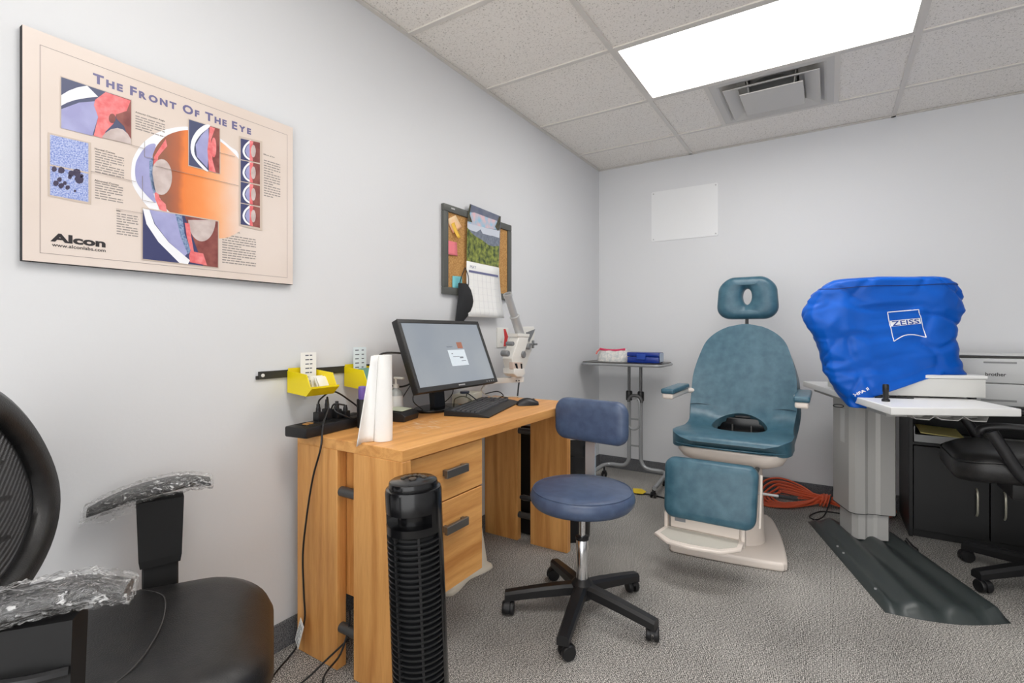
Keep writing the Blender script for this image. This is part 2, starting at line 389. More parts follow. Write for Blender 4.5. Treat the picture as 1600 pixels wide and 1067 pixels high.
def ell(cx, cy, rx, ry, n=24, a0=0, a1=360): return [(cx + rx * math.cos(math.radians(a0 + (a1 - a0) * k / n)), cy + ry * math.sin(math.radians(a0 + (a1 - a0) * k / n))) for k in range(n + (a1 - a0 < 360))]
# hairline border
f = MB(); a, b, c, d = (-3.512, -2.862, 1.302, 1.803)
for y0_, y1_, z0_, z1_ in ((a, b, d - .0012, d), (a, b, c, c + .0012), (a, a + .0012, c, d), (b - .0012, b, c, d)):
    f.add([(PX + .0003, y0_, z0_), (PX + .0003, y1_, z0_), (PX + .0003, y1_, z1_), (PX + .0003, y0_, z1_)], [(0, 1, 2, 3)])
f.build('border_line', PLINE, poster, smooth=0)
# big eyeball
EY0, EY1 = W1(590, 600, 0).y + 3.19 + .02, W1(915, 650, 0).y + 3.19 + .02
def eyemat():
    m = bpy.data.materials.new('print_eyeball'); m.use_nodes = True; nt = m.node_tree; b_ = nt.nodes['Principled BSDF']
    tc = nt.nodes.new('ShaderNodeTexCoord'); sp = nt.nodes.new('ShaderNodeSeparateXYZ'); nt.links.new(tc.outputs['Object'], sp.inputs[0])
    n = nt.nodes.new('ShaderNodeTexNoise'); n.inputs['Scale'].default_value = 14; nt.links.new(tc.outputs['Object'], n.inputs[0])
    ma = nt.nodes.new('ShaderNodeMath'); ma.operation = 'MULTIPLY_ADD'; ma.inputs[1].default_value = .04; nt.links.new(n.outputs['Fac'], ma.inputs[0]); nt.links.new(sp.outputs['Y'], ma.inputs[2])
    mr = nt.nodes.new('ShaderNodeMapRange'); mr.inputs[1].default_value = EY0; mr.inputs[2].default_value = EY1; nt.links.new(ma.outputs[0], mr.inputs[0])
    r = nt.nodes.new('ShaderNodeValToRGB'); e = r.color_ramp.elements; e[0].color = lin((150, 96, 76)); e[0].position = .1; e[1].color = lin((236, 216, 204)); e[1].position = 1
    for p, c_ in ((.24, (184, 104, 70)), (.30, (234, 132, 66)), (.50, (244, 150, 86)), (.72, (242, 180, 134))): k = e.new(p); k.color = lin(c_)
    nt.links.new(mr.outputs[0], r.inputs[0]); nt.links.new(r.outputs[0], b_.inputs['Base Color']); b_.inputs['Roughness'].default_value = .4; return m
M_EYE = eyemat()
poly(smooth2([(497, 600), (505, 550), (540, 495), (595, 455), (655, 436), (720, 432), (800, 455), (870, 505), (910, 560), (915, 800), (830, 790), (640, 770), (600, 770), (555, 730), (515, 675), (500, 640)]), PWHITE, 'sclera_print', 1)
poly(smooth2([(585, 520), (625, 470), (680, 448), (730, 446), (800, 466), (868, 515), (918, 580), (935, 700), (918, 815), (830, 855), (760, 800), (650, 760), (605, 700), (580, 640), (575, 580)]), M_EYE, 'eyeball_print', 2)
poly(smooth2([(512, 600), (520, 555), (555, 505), (590, 500), (572, 560), (566, 610), (580, 680), (590, 720), (555, 690), (520, 645)]), LAV, 'cornea_print', 3)
poly([(600, 520), (628, 478), (634, 505), (612, 530), (600, 545), (590, 610), (580, 600), (584, 545)], PPINK, 'iris_print', 4)
poly([(584, 660), (596, 665), (606, 705), (628, 725), (633, 757), (605, 745), (588, 705)], PPINK, 'iris_print', 4)
poly(ell(612, 622, 40, 68), PGREY, 'lens_print', 5)
poly([(566, 560), (580, 545), (578, 610), (590, 680), (582, 685), (566, 615)], PBLUE, 'ciliary_print', 5)
# inset: drainage angle
poly([(228, 238), (500, 329), (500, 501), (228, 434)], PBORD, 'inset_border', 3)
poly([(232, 243), (497, 331), (497, 498), (232, 436)], SLATE, 'inset_print', 4)
poly([(232, 312), (260, 295), (295, 282), (330, 276), (372, 318), (330, 322), (285, 330), (255, 340), (232, 352)], PWHITE, 'cornea_print', 5)
poly([(232, 365), (300, 340), (360, 335), (372, 395), (350, 466), (232, 436)], LAV, 'chamber_print', 5)
poly([(440, 312), (497, 331), (497, 498), (470, 430), (440, 400)], MAROON, 'vitreous_print', 5)
poly([(360, 330), (400, 300), (495, 333), (480, 372), (440, 385), (430, 420), (400, 450), (390, 475), (355, 466), (372, 395), (356, 350)], PPINK, 'iris_print', 6)
poly(ell(425, 400, 13, 18), MAROON, 'ciliary_print', 7)
poly([(385, 472), (398, 456), (420, 441), (445, 436), (466, 442), (484, 458), (497, 480), (497, 498)], PGREY, 'lens_print', 7)
# inset: corneal cells
poly([(181, 452), (345, 492), (345, 727), (181, 694)], PBORD, 'inset_border', 3)
poly([(190, 461), (335, 494), (335, 717), (190, 690)], CELL, 'cell_print', 4)
poly([(190, 574), (335, 604), (335, 610), (190, 580)], PBORD, 'divider_print', 5)
for k, (x, y, r) in enumerate(((205, 592, 12), (232, 597, 14), (270, 610, 13), (290, 605, 16), (300, 630, 18), (265, 622, 9), (225, 632, 10), (212, 645, 12), (232, 655, 12), (256, 662, 10), (284, 675, 5), (310, 618, 8), (246, 645, 8))):
    poly([(x + r * (.8 + .3 * random.random()) * math.cos(t * PI / 4), y + r * (.8 + .3 * random.random()) * math.sin(t * PI / 4)) for t in range(8)], SPOT, 'spot_print', 5)
# inset: anterior chamber, top right
poly([(713, 400), (835, 438), (835, 612), (713, 580)], PBORD, 'inset_border', 6)
poly([(716, 404), (832, 440), (832, 609), (716, 577)], SLATE, 'inset_print', 7)
poly([(790, 427), (832, 440), (832, 609), (800, 600)], MAROON, 'vitreous_print', 8)
poly(smooth2([(778, 424), (796, 430), (760, 462), (738, 500), (742, 545), (788, 597), (770, 592), (728, 540), (724, 490), (745, 448)]), PWHITE, 'cornea_print', 9)
poly([(790, 435), (762, 465), (741, 500), (746, 545), (786, 588), (792, 520)], LAV, 'chamber_print', 9)
poly([(795, 430), (815, 438), (800, 480), (805, 555), (818, 606), (792, 598), (786, 520)], PPINK, 'iris_print', 10)
poly(ell(810, 510, 10, 38), PPINK, 'lens_print', 11)
# strip of four
poly([(905, 466), (994, 487), (994, 826), (905, 806)], PBORD, 'inset_border', 6)
for k in range(4):
    y = 476 + 82 * k
    poly([(912, y), (950, y + 8), (950, y + 86), (912, y + 79)], NAVY, 'inset_print', 7)
    poly([(950, y + 8), (985, y + 16), (985, y + 93), (950, y + 86)], MAROON, 'vitreous_print', 7)
    poly(smooth2([(945, y + 8), (926, y + 26), (919, y + 48), (928, y + 70), (948, y + 84), (952, y + 80), (934, y + 66), (927, y + 48), (934, y + 28), (952, y + 12)]), PWHITE, 'cornea_print', 8)
    poly([(950, y + 14), (935, y + 30), (929, y + 48), (936, y + 65), (950, y + 78)], LAV, 'chamber_print', 8)
    poly([(946, y + 8), (960, y + 11), (955, y + 45), (958, y + 86), (946, y + 84)], PPINK, 'iris_print', 9)
    poly(ell(960, y + 48, 9, 24, 16), PGREY, 'lens_print', 10)
# inset: bottom
poly([(537, 736), (829, 788), (829, 968), (537, 935)], PBORD, 'inset_border', 6)
poly([(541, 741), (826, 791), (826, 965), (541, 932)], NAVY, 'inset_print', 7)
poly([(700, 770), (826, 791), (826, 965), (770, 958)], MAROON, 'vitreous_print', 8)
poly([(541, 741), (566, 746), (585, 800), (640, 870), (720, 938), (712, 952), (680, 948), (600, 868), (555, 800)], PWHITE, 'sclera_print', 8)
poly([(566, 746), (680, 765), (690, 850), (712, 910), (700, 922), (640, 868), (588, 800)], LAV, 'chamber_print', 8)
poly([(664, 762), (690, 768), (700, 840), (725, 900), (712, 915), (685, 850)], PBLUE, 'ciliary_print', 9)
poly(ell(765, 782, 52, 84, 18, 2, 178), PGREY, 'lens_print', 9)
poly([(700, 795), (718, 798), (725, 850), (735, 905), (770, 912), (785, 957), (720, 945), (716, 920), (722, 900), (708, 850)], PPINK, 'iris_print', 10)
# pointer lines
for a_, b_ in (((497, 500), (548, 515)), ((548, 487), (548, 545)), ((548, 545), (590, 555)), ((345, 600), (515, 640)), ((590, 580), (905, 655)), ((540, 618), (540, 710)), ((540, 710), (590, 720)), ((833, 530), (890, 545)), ((440, 742), (540, 760))):
    A, B = W1(*a_, 12), W1(*b_, 12); MB().tube([A, B], .0006, 4).build('pointer_line', PLINE, poster)
# copy text blocks: rows of printed lines
def textblock(x0, y0, x1, rows, sl, step=9.5, head=True):
    mb = MB(); A = W1(x0, y0, 1); Bx = W1(x1, y0 + sl * (x1 - x0), 1); dz = abs(W1(x0, y0, 1).z - W1(x0, y0 + step, 1).z)
    for r in range(rows):
        z = A.z - r * dz; w = Bx.y - A.y; y = A.y
        end = A.y + w * (1 if r % 5 != 4 else .55)
        while y < end:
            l = random.uniform(.006, .018); e = min(y + l, end)
            mb.add([(PX + .0004, y, z), (PX + .0004, e, z), (PX + .0004, e, z + dz * .42), (PX + .0004, y, z + dz * .42)], [(0, 1, 2, 3)]); y = e + .0022
    mb.build('text_block', PTEXT, poster, smooth=0)
textblock(513, 392, 625, 6, .33); textblock(360, 527, 470, 9, .22); textblock(360, 645, 466, 7, .2); textblock(442, 762, 524, 9, .18)
textblock(1000, 560, 1062, 15, .25); textblock(842, 842, 970, 12, .14)
wtext('Anterior Chamber Angle', Z1(513, 378), Z1(625, 410), .0042, PX + .0004, PHEAD, 'heading', poster, offset=.01)
wtext('Normal Cornea', Z1(358, 517), Z1(436, 533), .0048, PX + .0004, PHEAD, 'heading', poster, offset=.01)
wtext('Abnormal Cornea', Z1(358, 637), Z1(450, 652), .0048, PX + .0004, PHEAD, 'heading', poster, offset=.01)
wtext('Iris', Z1(441, 752), Z1(456, 755), .0042, PX + .0004, PHEAD, 'heading', poster, offset=.01)
wtext('Effects of the', Z1(998, 537), Z1(1040, 550), .0042, PX + .0004, PHEAD, 'heading', poster, offset=.01)
wtext('Trabecular Meshwork', Z1(836, 824), Z1(910, 832), .0042, PX + .0004, PHEAD, 'heading', poster, offset=.01)
# title in small capitals
def title(words, a, b):
    A, B = on_x(*Z1(*a), PX), on_x(*Z1(*b), PX); mb = MB(); x = 0
    for wd_ in words:
        for k, ch in enumerate(wd_):
            t = text_mb(ch, 1.25 if k == 0 else .95, lambda x_, y_: (x_, y_, 0), sx=1.35, offset=.05)
            w = max(v.x for v in t.v) - min(v.x for v in t.v); m0 = min(v.x for v in t.v)
            mb.add([(v.x - m0 + x, v.y, 0) for v in t.v], t.f); x += w + .24
        x += .55
    x -= .83
    mb.v = [Vector((PX + .0005, A.y + v.x / x * (B.y - A.y), A.z + (B.z - A.z) * v.x / x + v.y * .0265)) for v in mb.v]
    mb.build('title_lettering', PTITLE, poster, smooth=0)
title(['THE', 'FRONT', 'OF', 'THE', 'EYE'], (352, 262), (950, 461))
wtext('Alcon', Z1(197, 864), Z1(400, 882), .020, PX + .0005, PHEAD, 'maker_lettering', poster, offset=.045)
wtext('www.alconlabs.com', Z1(197, 884), Z1(400, 901), .0085, PX + .0005, PHEAD, 'address_lettering', poster, offset=.012)

# cork board
cork = thing('cork_board', 'grey-framed cork board hanging above the computer monitor', 'notice board', (0, -1.708, 1.303))
M_CORKF = mat('cork_frame', (84, 86, 82), .5)
y0, y1, z0, z1 = -2.018, -1.395, 1.303, 1.752
M_CORK = mat('cork', (170, 122, 66), .9, rgb2=(206, 160, 100), vscale=160, bump=.5, bscale=300)
MB().box((.002, y0 + .01, z0 + .01), (.010, y1 - .01, z1 - .01)).build('cork_sheet', M_CORK, cork, smooth=0)
fw = .036
for a, b in (((y0, z0), (y1, z0 + fw)), ((y0, z1 - fw), (y1, z1)), ((y0, z0 + fw), (y0 + fw, z1 - fw)), ((y1 - fw, z0 + fw), (y1, z1 - fw))):
    MB().box((.001, *a), (.020, *b), .004, 2).build('frame_rail', M_CORKF, cork)
MB().box((.020, y0 + .055, z1 - .020), (.0215, y0 + .085, z1 - .012), .0005, 1).build('maker_badge', M_STEEL, cork)
def note(name, label, cat, pts, X, m, curl=.004, grp='sticky notes on the cork board'):
    P = [on_x(u, v, X) for u, v in pts]; n = 6; mb = MB(); V = []
    for j in range(n + 1):
        t = j / n; L = P[0].lerp(P[3], t); R = P[1].lerp(P[2], t); c = curl * t * t
        for i in range(4): q = L.lerp(R, i / 3); V.append((q.x + c, q.y, q.z))
    mb.add(V, [(j * 4 + i, j * 4 + i + 1, j * 4 + i + 5, j * 4 + i + 4) for j in range(n) for i in range(3)])
    o = mb.build(name, m, solid=.0006); tag(o, label, cat, grp); return rebase(o, P[3])
note('sticky_note', 'cream and orange sticky note pinned highest on the cork board', 'sticky note', [(698, 343), (712, 336), (721, 355), (708, 364)], .013, mat('note_cream', (246, 214, 170), .7, rgb2=(250, 190, 140), vscale=18))
note('sticky_note', 'orange sticky note tucked behind the topmost cream note', 'sticky note', [(699, 345), (706, 341), (713, 360), (707, 365)], .0115, mat('note_orange', (244, 158, 120), .7))
note('paper_strip', 'curled yellow paper strip dangling from the topmost cream note', 'paper strip', [(705, 350), (710, 347), (717, 371), (713, 373)], .018, mat('note_yellow', (238, 190, 70), .7), .012)
note('sticky_note', 'pink sticky note halfway down the cork board', 'sticky note', [(698, 375), (714, 379), (714, 400), (698, 397)], .013, mat('note_pink', (240, 130, 140), .7))
note('sticky_note', 'light blue sticky note at the bottom of the cork board', 'sticky note', [(707, 431), (722, 432), (722, 452), (706, 450)], .013, mat('note_blue', (120, 196, 204), .7))

# calendar
cal = thing('wall_calendar', 'open wall calendar with mountain photo over a white May page', 'calendar', (.023, -1.668, 1.187))
def C1(x, y): return (680 + x / 5.338, 310 + y / 5.335)
def cpt(x, y, l=0, X=.0235): return on_x(*C1(x, y), X + .0003 * l)
MSKY = mat('photo_sky', (96, 104, 128), .35, rgb2=(120, 124, 140), vscale=14); MCLOUD = mat('photo_cloud', (226, 190, 196), .35, rgb2=(150, 196, 220), vscale=24)
MMIST = mat('photo_mist', (206, 212, 224), .35); MMT = mat('photo_mountain', (104, 112, 130), .35, rgb2=(130, 138, 152), vscale=50); MFOR = mat('photo_forest', (44, 64, 30), .35, rgb2=(150, 160, 70), vscale=42, detail=9)
MFORD = mat('photo_forest_dark', (36, 44, 30), .35, rgb2=(92, 84, 60), vscale=90)
def cpoly(pts, m, name, l): return flat([cpt(x, y, l) for x, y in pts], m, name, cal)
tl, tr, ml, mr_ = (290, 45), (548, 150), (262, 518), (530, 575)
cpoly([tl, tr, mr_, ml], MSKY, 'photo_page', 0)
cpoly([(278, 115), (330, 118), (440, 160), (542, 195), (538, 265), (400, 240), (268, 205)], MCLOUD, 'photo_cloud', 1)
cpoly([(268, 205), (400, 240), (538, 270), (535, 330), (268, 260)], MMIST, 'photo_mist', 2)
cpoly([(268, 250), (310, 270), (345, 280), (378, 258), (400, 300), (440, 308), (480, 312), (535, 330), (533, 400), (440, 400), (264, 330)], MMT, 'photo_mountain', 3)
cpoly([(267, 240), (300, 285), (340, 318), (390, 345), (440, 385), (480, 400), (533, 395), mr_, ml], MFOR, 'photo_forest', 4)
cpoly([tl, (300, 60), (288, 130), (310, 200), (268, 190), (276, 110)], MFORD, 'photo_branch', 5)
cpoly([tr, (535, 150), (515, 200), (500, 235), (520, 270), (538, 260)], MFORD, 'photo_branch', 5)
# date page hangs a little forward at its foot
A, B, Cc, D = cpt(262, 520, 6), cpt(532, 577, 6), on_x(*C1(572, 998), .045), on_x(*C1(276, 985), .045)
V = []; n = 8
for j in range(n + 1):
    t = j / n
    for i in range(5):
        q = A.lerp(D, t).lerp(B.lerp(Cc, t), i / 4); V.append((A.x + .0216 * t * t, q.y, q.z))
pg = MB().add(V, [(j * 5 + i, j * 5 + i + 1, j * 5 + i + 6, j * 5 + i + 5) for j in range(n) for i in range(4)]).build('date_page', M_PAPER, cal, solid=.0012)
def pgq(s, t): q = A.lerp(D, t).lerp(B.lerp(Cc, t), s); return Vector((A.x + .0216 * t * t + .0014, q.y, q.z))
MCAL = mat('calendar_ink', (110, 112, 150), .6); MCALL = mat('calendar_line', (214, 214, 220), .7)
MB().add([pgq(.06, .155), pgq(.95, .155), pgq(.95, .195), pgq(.06, .195)], [(0, 1, 2, 3)]).build('weekday_bar', MCAL, pg, smooth=0)
t = text_mb('MAY', 1., lambda x, y: (x, y, 0)); w = max(v.x for v in t.v); h = max(v.y for v in t.v)
t.v = [pgq(.09 + .18 * v.x / w, .118 - .055 * v.y / h) for v in t.v]; t.build('month_lettering', MCAL, pg, smooth=0)
gl = MB()
for r in range(7):
    t_ = .2 + .125 * r; gl.tube([pgq(.06 + .89 * k / 6, t_ if t_ < 1 else .98) for k in range(7)], .0004, 4)
for c_ in range(8): gl.tube([pgq(.06 + .89 * c_ / 7, .2 + .76 * k / 8) for k in range(9)], .0004, 4)
gl.build('date_grid', MCALL, pg, smooth=0)

# face mask hanging by its loops
mk = thing('face_mask', 'black cloth face mask hanging by its ear loops from the board', 'face mask', on_x(724, 500, .03))
MK = mat('mask_cloth', (34, 35, 38), .85, bump=.3, bscale=500)
rows = [((716, 735), 443, .012), ((716, 740), 452, .02), ((716, 742), 462, .030), ((715, 743), 470, .032), ((714, 742), 478, .028), ((713, 740), 486, .022), ((712, 735), 494, .014), ((711, 729), 502, .008)]
L = []
for (a, b), v, th in rows:
    P, Q = on_x(a, v, .03), on_x(b - 5, v, .03); c_ = (P + Q) / 2; hw = (Q.y - P.y) / 2
    L.append([(c_.x + th * .9 * math.sin(k * PI / 8) if k <= 8 else c_.x + .005 * math.sin(k * PI / 8), c_.y + hw * math.cos(k * PI / 8), c_.z) for k in range(16)])
MB().loft(L).build('mask_body', MK, mk)
pin = on_x(727, 418, .024)
for k, (u, v) in enumerate(((718, 444), (732, 446))):
    e = on_x(u, v, .032); mid = pin.lerp(e, .5) + Vector((.006, -.012 if k == 0 else .004, 0))
    MB().tube(spline([pin, mid, e], 6), .0022, 6).build('ear_loop', MK, mk)

# light switch with a red arrow tag
sw = thing('light_switch', 'white wall switch plate with a red arrow sticker', 'light switch', on_x(785, 543, 0))
a, b = on_x(777, 543, .006), on_x(794.5, 512, .006)
MB().box((.0005, a.y, a.z), (.006, b.y, b.z), .002, 2).build('plate', M_WHITE, sw)
c_ = on_x(783, 531, .006); MB().box((.006, c_.y - .006, c_.z - .011), (.013, c_.y + .006, c_.z + .011), .002, 2).build('toggle', M_WHITE, sw)
P = [on_x(u, v, .0066) for u, v in ((787, 514), (790, 514), (794, 526), (790.5, 541), (787, 541), (788.5, 527))]
MB().prism([(p.y, p.z) for p in P], .006, .0068, lambda a, b, h: (h, a, b)).build('red_arrow', mat('red_sticker', (206, 44, 44), .4), sw, smooth=0)

# white sheet on the back wall
sh = thing('wall_panel', 'glossy white sheet screwed to the back wall', 'wall panel', (.69, 0, 1.83))
a, b = on_y(1018, 378, -.004), on_y(1122, 285, -.004)
MB().prism(rrect(a.x, b.x, a.z, b.z, .012), -.005, -.0005, lambda p, q, h: (p, h, q)).build('sheet', mat('gloss_sheet', (236, 237, 238), .28, spec=.7), sh, smooth=0)
for px in (a.x + .016, b.x - .016):
    for pz in (a.z + .016, b.z - .016): MB().lathe([(.005, 0), (.005, .002), (.003, .003)], (px, -.005, pz), 10, M=Matrix.Rotation(PI / 2, 4, 'X')).build('screw', M_STEEL, sh)

# bin rail and yellow bins
rl = thing('bin_rail', 'black metal rail on the wall carrying the yellow bins', 'rail', (0, -2.66, .955))
MB().box((.0005, -2.957, .953), (.009, -2.36, .979), .001, 1).build('rail_bar', mat('rail_black', (44, 43, 40), .5), rl, smooth=0)
MB().box((.0005, -2.965, .953), (.006, -2.957, .965)).build('rail_tab', MATS['rail_black'], rl, smooth=0)
MB().lathe([(.006, 0), (.006, .002), (.003, .003)], (.009, -2.945, .966), 10, M=Matrix.Rotation(PI / 2, 4, 'Y')).build('screw', M_WHITE, rl)
M_YEL = mat('yellow_plastic', (238, 214, 14), .35)
def ybin(y, label, w=.108):
    r = thing('storage_bin', label, 'bin', (.010, y, .896), 0, 'yellow bins on the wall rail'); t_ = .0025
    side = [(.010, .976), (.010, .900), (.118, .892), (.142, .918), (.118, .967), (.06, .972)]
    for yy, nm in ((y, 'side_wall'), (y + w - t_, 'side_wall')):
        MB().prism([(p, q) for p, q in side], yy, yy + t_, lambda a, b, h: (a, h, b)).build(nm, M_YEL, r, smooth=0)
    m = MB(); m.prism([(.010, .900), (.118, .892), (.118, .8945), (.010, .9025)], y + t_, y + w - t_, lambda a, b, h: (a, h, b)); m.build('floor_panel', M_YEL, r, smooth=0)
    MB().box((.010, y + t_, .9025), (.0125, y + w - t_, .985)).build('back_wall', M_YEL, r, smooth=0)
    MB().prism([(.118, .892), (.150, .920), (.150, .926), (.143, .926), (.118, .8945)], y - .002, y + w + .002, lambda a, b, h: (a, h, b)).build('front_lip', M_YEL, r, smooth=0)
    return r
ybin(-2.855, 'yellow plastic bin on the rail holding white cards, above the power strip')
ybin(-2.610, 'yellow plastic bin on the rail partly behind the paper towel')
M_INK = mat('card_ink', (90, 96, 110), .7)
def card(y, z0, w, h, label, cols, tint):
    r = thing('list_card', label, 'card', (.035, y, z0), 0, 'printed cards standing in the yellow bins')
    MB().box((.034, y, z0), (.0352, y + w, z0 + h)).build('card_sheet', tint, r, smooth=0)
    m = MB()
    for k in range(7):
        z = z0 + h * (.92 - .115 * k)
        for c0, c1 in cols: m.box((.0352, y + w * c0, z - .0022), (.0354, y + w * (c1 - .06 * random.random()), z + .0018))
    m.build('print_rows', M_INK, r, smooth=0)
card(-2.820, .9045, .064, .135, 'white list card standing in the nearer yellow bin', [(.3, .55), (.58, .78)], M_PAPER)
card(-2.585, .9045, .064, .148, 'pale blue list card standing in the farther yellow bin', [(.12, .45), (.62, .82)], mat('paper_blue', (222, 234, 240), .8))
for k, (x, y, a_) in enumerate(((.075, -2.80, .3), (.098, -2.795, .45), (.108, -2.79, .55))):
    o = MB().box((-.0012, 0, 0), (.0012, .070, .050)).build('index_card', M_PAPER, smooth=0)
    o.location = (x, y, .9035 + .004); o.rotation_euler = (0, -a_, .02 * k)
    tag(o, ['white index card rearmost in the nearer yellow bin', 'white index card in the middle of the nearer yellow bin', 'white index card leaning at the front of the nearer yellow bin'][k], 'card', 'loose cards in the nearer bin')
o = MB().box((-.001, 0, 0), (.001, .06, .075)).build('green_card', mat('paper_green', (110, 160, 150), .7), smooth=0); o.location = (.085, -2.575, .902); o.rotation_euler = (0, -.5, 0)
tag(o, 'teal card leaning in the farther yellow bin', 'card')

# ------------------------------------------------------------------ desk
DT = .760                                            # desk top height
desk = thing('desk', 'light brown wooden desk with two drawers and panel legs along the wall', 'desk', (.30, -2.226, 0))
DX0, DX1, DY0, DY1 = .045, .553, -2.840, -1.612
MB().box((DX0, DY0, DT - .036), (DX1, DY1, DT), .0015, 1).build('desk_top', M_WOODY, desk, smooth=0)
th = .037
for ya, of in ((DY0, 0), (DY1 - th, -.041)):
    for xa, xb in ((DX0 + of, .258 + of), (.338 + of, DX1 + of)):
        MB().box((xa, ya, 0), (xb, ya + th, DT - .036), .0015, 1).build('leg_panel', M_WOODZ, desk, smooth=0)
    for z in (.135, .585):
        MB().tube([(.250 + of, ya + th * .5, z), (.345 + of, ya + th * .5, z)], .0165, 16).build('dowel', M_DGREY, desk)
# hanging drawer unit
PY0, PY1, PZ0 = DY0 + .040, -2.408, .235
MB().box((.075, PY0, PZ0), (.515, PY1, DT - .036)).build('drawer_case', M_WOODZ, desk, smooth=0)
for z0, z1 in ((.548, DT - .044), (PZ0 + .002, .543)):
    d = MB().box((.5155, PY0 + .003, z0), (.535, PY1 - .002, z1), .0015, 1).build('drawer', M_WOODY, desk, smooth=0)
    zc = .632 if z0 > .5 else .445
    MB().box((.535, -2.635, zc), (.548, -2.621, zc + .020)).box((.535, -2.541, zc), (.548, -2.527, zc + .020)).box((.546, -2.640, zc - .006), (.560, -2.522, zc + .022), .0015, 1).build('handle', mat('handle_metal', (112, 108, 102), .35, metal=.7), d, smooth=0)
# white worn scratches on the top are wear with their own shape
def scuffs():
    m = mat('scuff', (240, 226, 206), .6); mb = MB()
    for k in range(70):
        c = Vector((random.gauss(.33, .06), random.gauss(-2.50, .09), DT + .0003)); a = random.uniform(-.3, .5); l = random.uniform(.006, .03); w = random.uniform(.0006, .002)
        d = Vector((math.cos(a), math.sin(a), 0)); n = Vector((-d.y, d.x, 0))
        mb.add([c - d * l, c - n * w, c + d * l, c + n * w], [(0, 1, 2, 3)])
    o = mb.build('scratches', m, desk, smooth=0); o['kind'] = 'stuff'
scuffs()

# white step stool under the drawers
ss = thing('step_stool', 'white plastic step stool on the floor under the drawers', 'step stool', (.13, -2.12, 0))
M_STOOLW = mat('stool_white', (234, 226, 208), .45)
def stool_loop(z, k, fl):
    """waisted footprint: feet at the corners, concave sides"""
    P = []; hx, hy = .135 * k + fl, .150 * k + fl
    for t in range(48):
        a = 2 * PI * t / 48; c, s = math.cos(a), math.sin(a)
        r = 1 / max(abs(c) / hx, abs(s) / hy); r = min(r, math.hypot(hx, hy) * .93)
        w = 1 - .17 * max(0, math.cos(2 * a)) ** 1.5 * (1 if abs(c) > abs(s) else .6)
        P.append((.135 + r * w * c, -2.125 + r * w * s, z))
    return P
MB().loft([stool_loop(0, 1, .016), stool_loop(.012, 1, .016), stool_loop(.020, 1, .006), stool_loop(.030, .98, 0), stool_loop(.205, .84, 0), stool_loop(.215, .80, 0)]).build('stool_body', M_STOOLW, ss, smooth=50)

# ------------------------------------------------------------------ tower fan
tl_ = .030
fan = thing('tower_fan', 'black tower fan standing before the near corner of the desk', 'fan', (.715, -2.925, 0), math.radians(32.4), ry=-math.radians(2.2))
R0 = .0735
MB().lathe([(.135, 0), (.135, .010), (.120, .022), (.05, .030), (.045, .055)], n=40).build('base', M_BLACKG, fan, local=True)
body = MB(); body.lathe([(.060, .045), (R0 * .93, .055), (R0 * .93, .095)], n=40); body.lathe([(R0 - .012, .09), (R0 - .012, .585)], n=40)
body.build('core', M_BLACKM, fan, local=True)
MB().lathe([(R0, .095), (R0, .105), (R0 * .95, .105)], n=40, cap=False).build('lower_ring', M_BLACKG, fan, local=True)
# side shells (gloss) left and right of the grille, facing -y in local space
def arc_shell(a0, a1, r, t, z0, z1, n=18):
    mb = MB(); L = []
    ring = [(r * math.cos(a0 + (a1 - a0) * k / n), r * math.sin(a0 + (a1 - a0) * k / n)) for k in range(n + 1)] + [((r - t) * math.cos(a1 + (a0 - a1) * k / n), (r - t) * math.sin(a1 + (a0 - a1) * k / n)) for k in range(n + 1)]
    return mb.loft([[(x, y, z0) for x, y in ring], [(x, y, z1) for x, y in ring]])
G0, G1 = math.radians(-172), math.radians(-24)
arc_shell(G1, 2 * PI + G0, R0, .008, .045, .592, 40).build('shell', M_BLACKG, fan, local=True)
# every slat of the grille is its own piece
def slat(n=22):
    L = []; t = .0040
    for k in range(n + 1):
        a = G0 + (G1 - G0) * k / n; r = R0 - .0005
        L.append([(r * math.cos(a), r * math.sin(a), 0), ((r - .010) * math.cos(a), (r - .010) * math.sin(a), .0015), ((r - .010) * math.cos(a), (r - .010) * math.sin(a), .0015 + t), (r * math.cos(a), r * math.sin(a), t)])
    return MB().loft(L)
s0 = slat().build('grille_slat', mat('fan_slat', (30, 31, 33), .22), fan, local=True); s0.location.z = .112
N = 33
for k in range(1, N): link_copy(s0, fan, (0, 0, .112 + k * .0144))
for a in (math.radians(-124), math.radians(-72)):
    MB().box((R0 - .008, -.003, .105), (R0 - .0008, .003, .592), M=Matrix.Rotation(a, 4, 'Z')).build('grille_rib', M_BLACKM, fan, local=True)
# head with carry slot
head = MB(); H0 = math.radians(-175); H1 = math.radians(-42)
head.lathe([(R0, .592), (R0, .612), (R0 - .004, .613)], n=48)
head.lathe([(R0 - .030, .61), (R0 - .030, .645)], n=32)
head.lathe([(R0 - .004, .643), (R0, .645), (R0 + .0005, .695), (R0 - .002, .703), (R0 - .010, .705)], n=48)
ar = arc_shell(H1, 2 * PI + H0, R0, .03, .61, .645, 40); head.add(ar.v, ar.f)
head.build('head', M_BLACKG, fan, local=True)
cap = MB().lathe([(R0 - .010, .703), (R0 - .009, .712), (R0 - .011, .720), (R0 - .016, .723), (.004, .7235)], n=48).build('control_cap', M_BLACKG, fan, local=True)
for k in range(7):
    a = math.radians(20 + 24 * k); b = MB().lathe([(.0065, 0), (.0065, .002), (.005, .003)], (.030 * math.cos(a), .030 * math.sin(a), .7235), 10).build('button', mat('fan_button', (92, 84, 74), .3, metal=.5), cap, local=True)
MB().lathe([(.010, 0), (.010, .003), (.006, .004)], (0, -.004, .7235), 16).build('dial', MATS['fan_button'], cap, local=True)

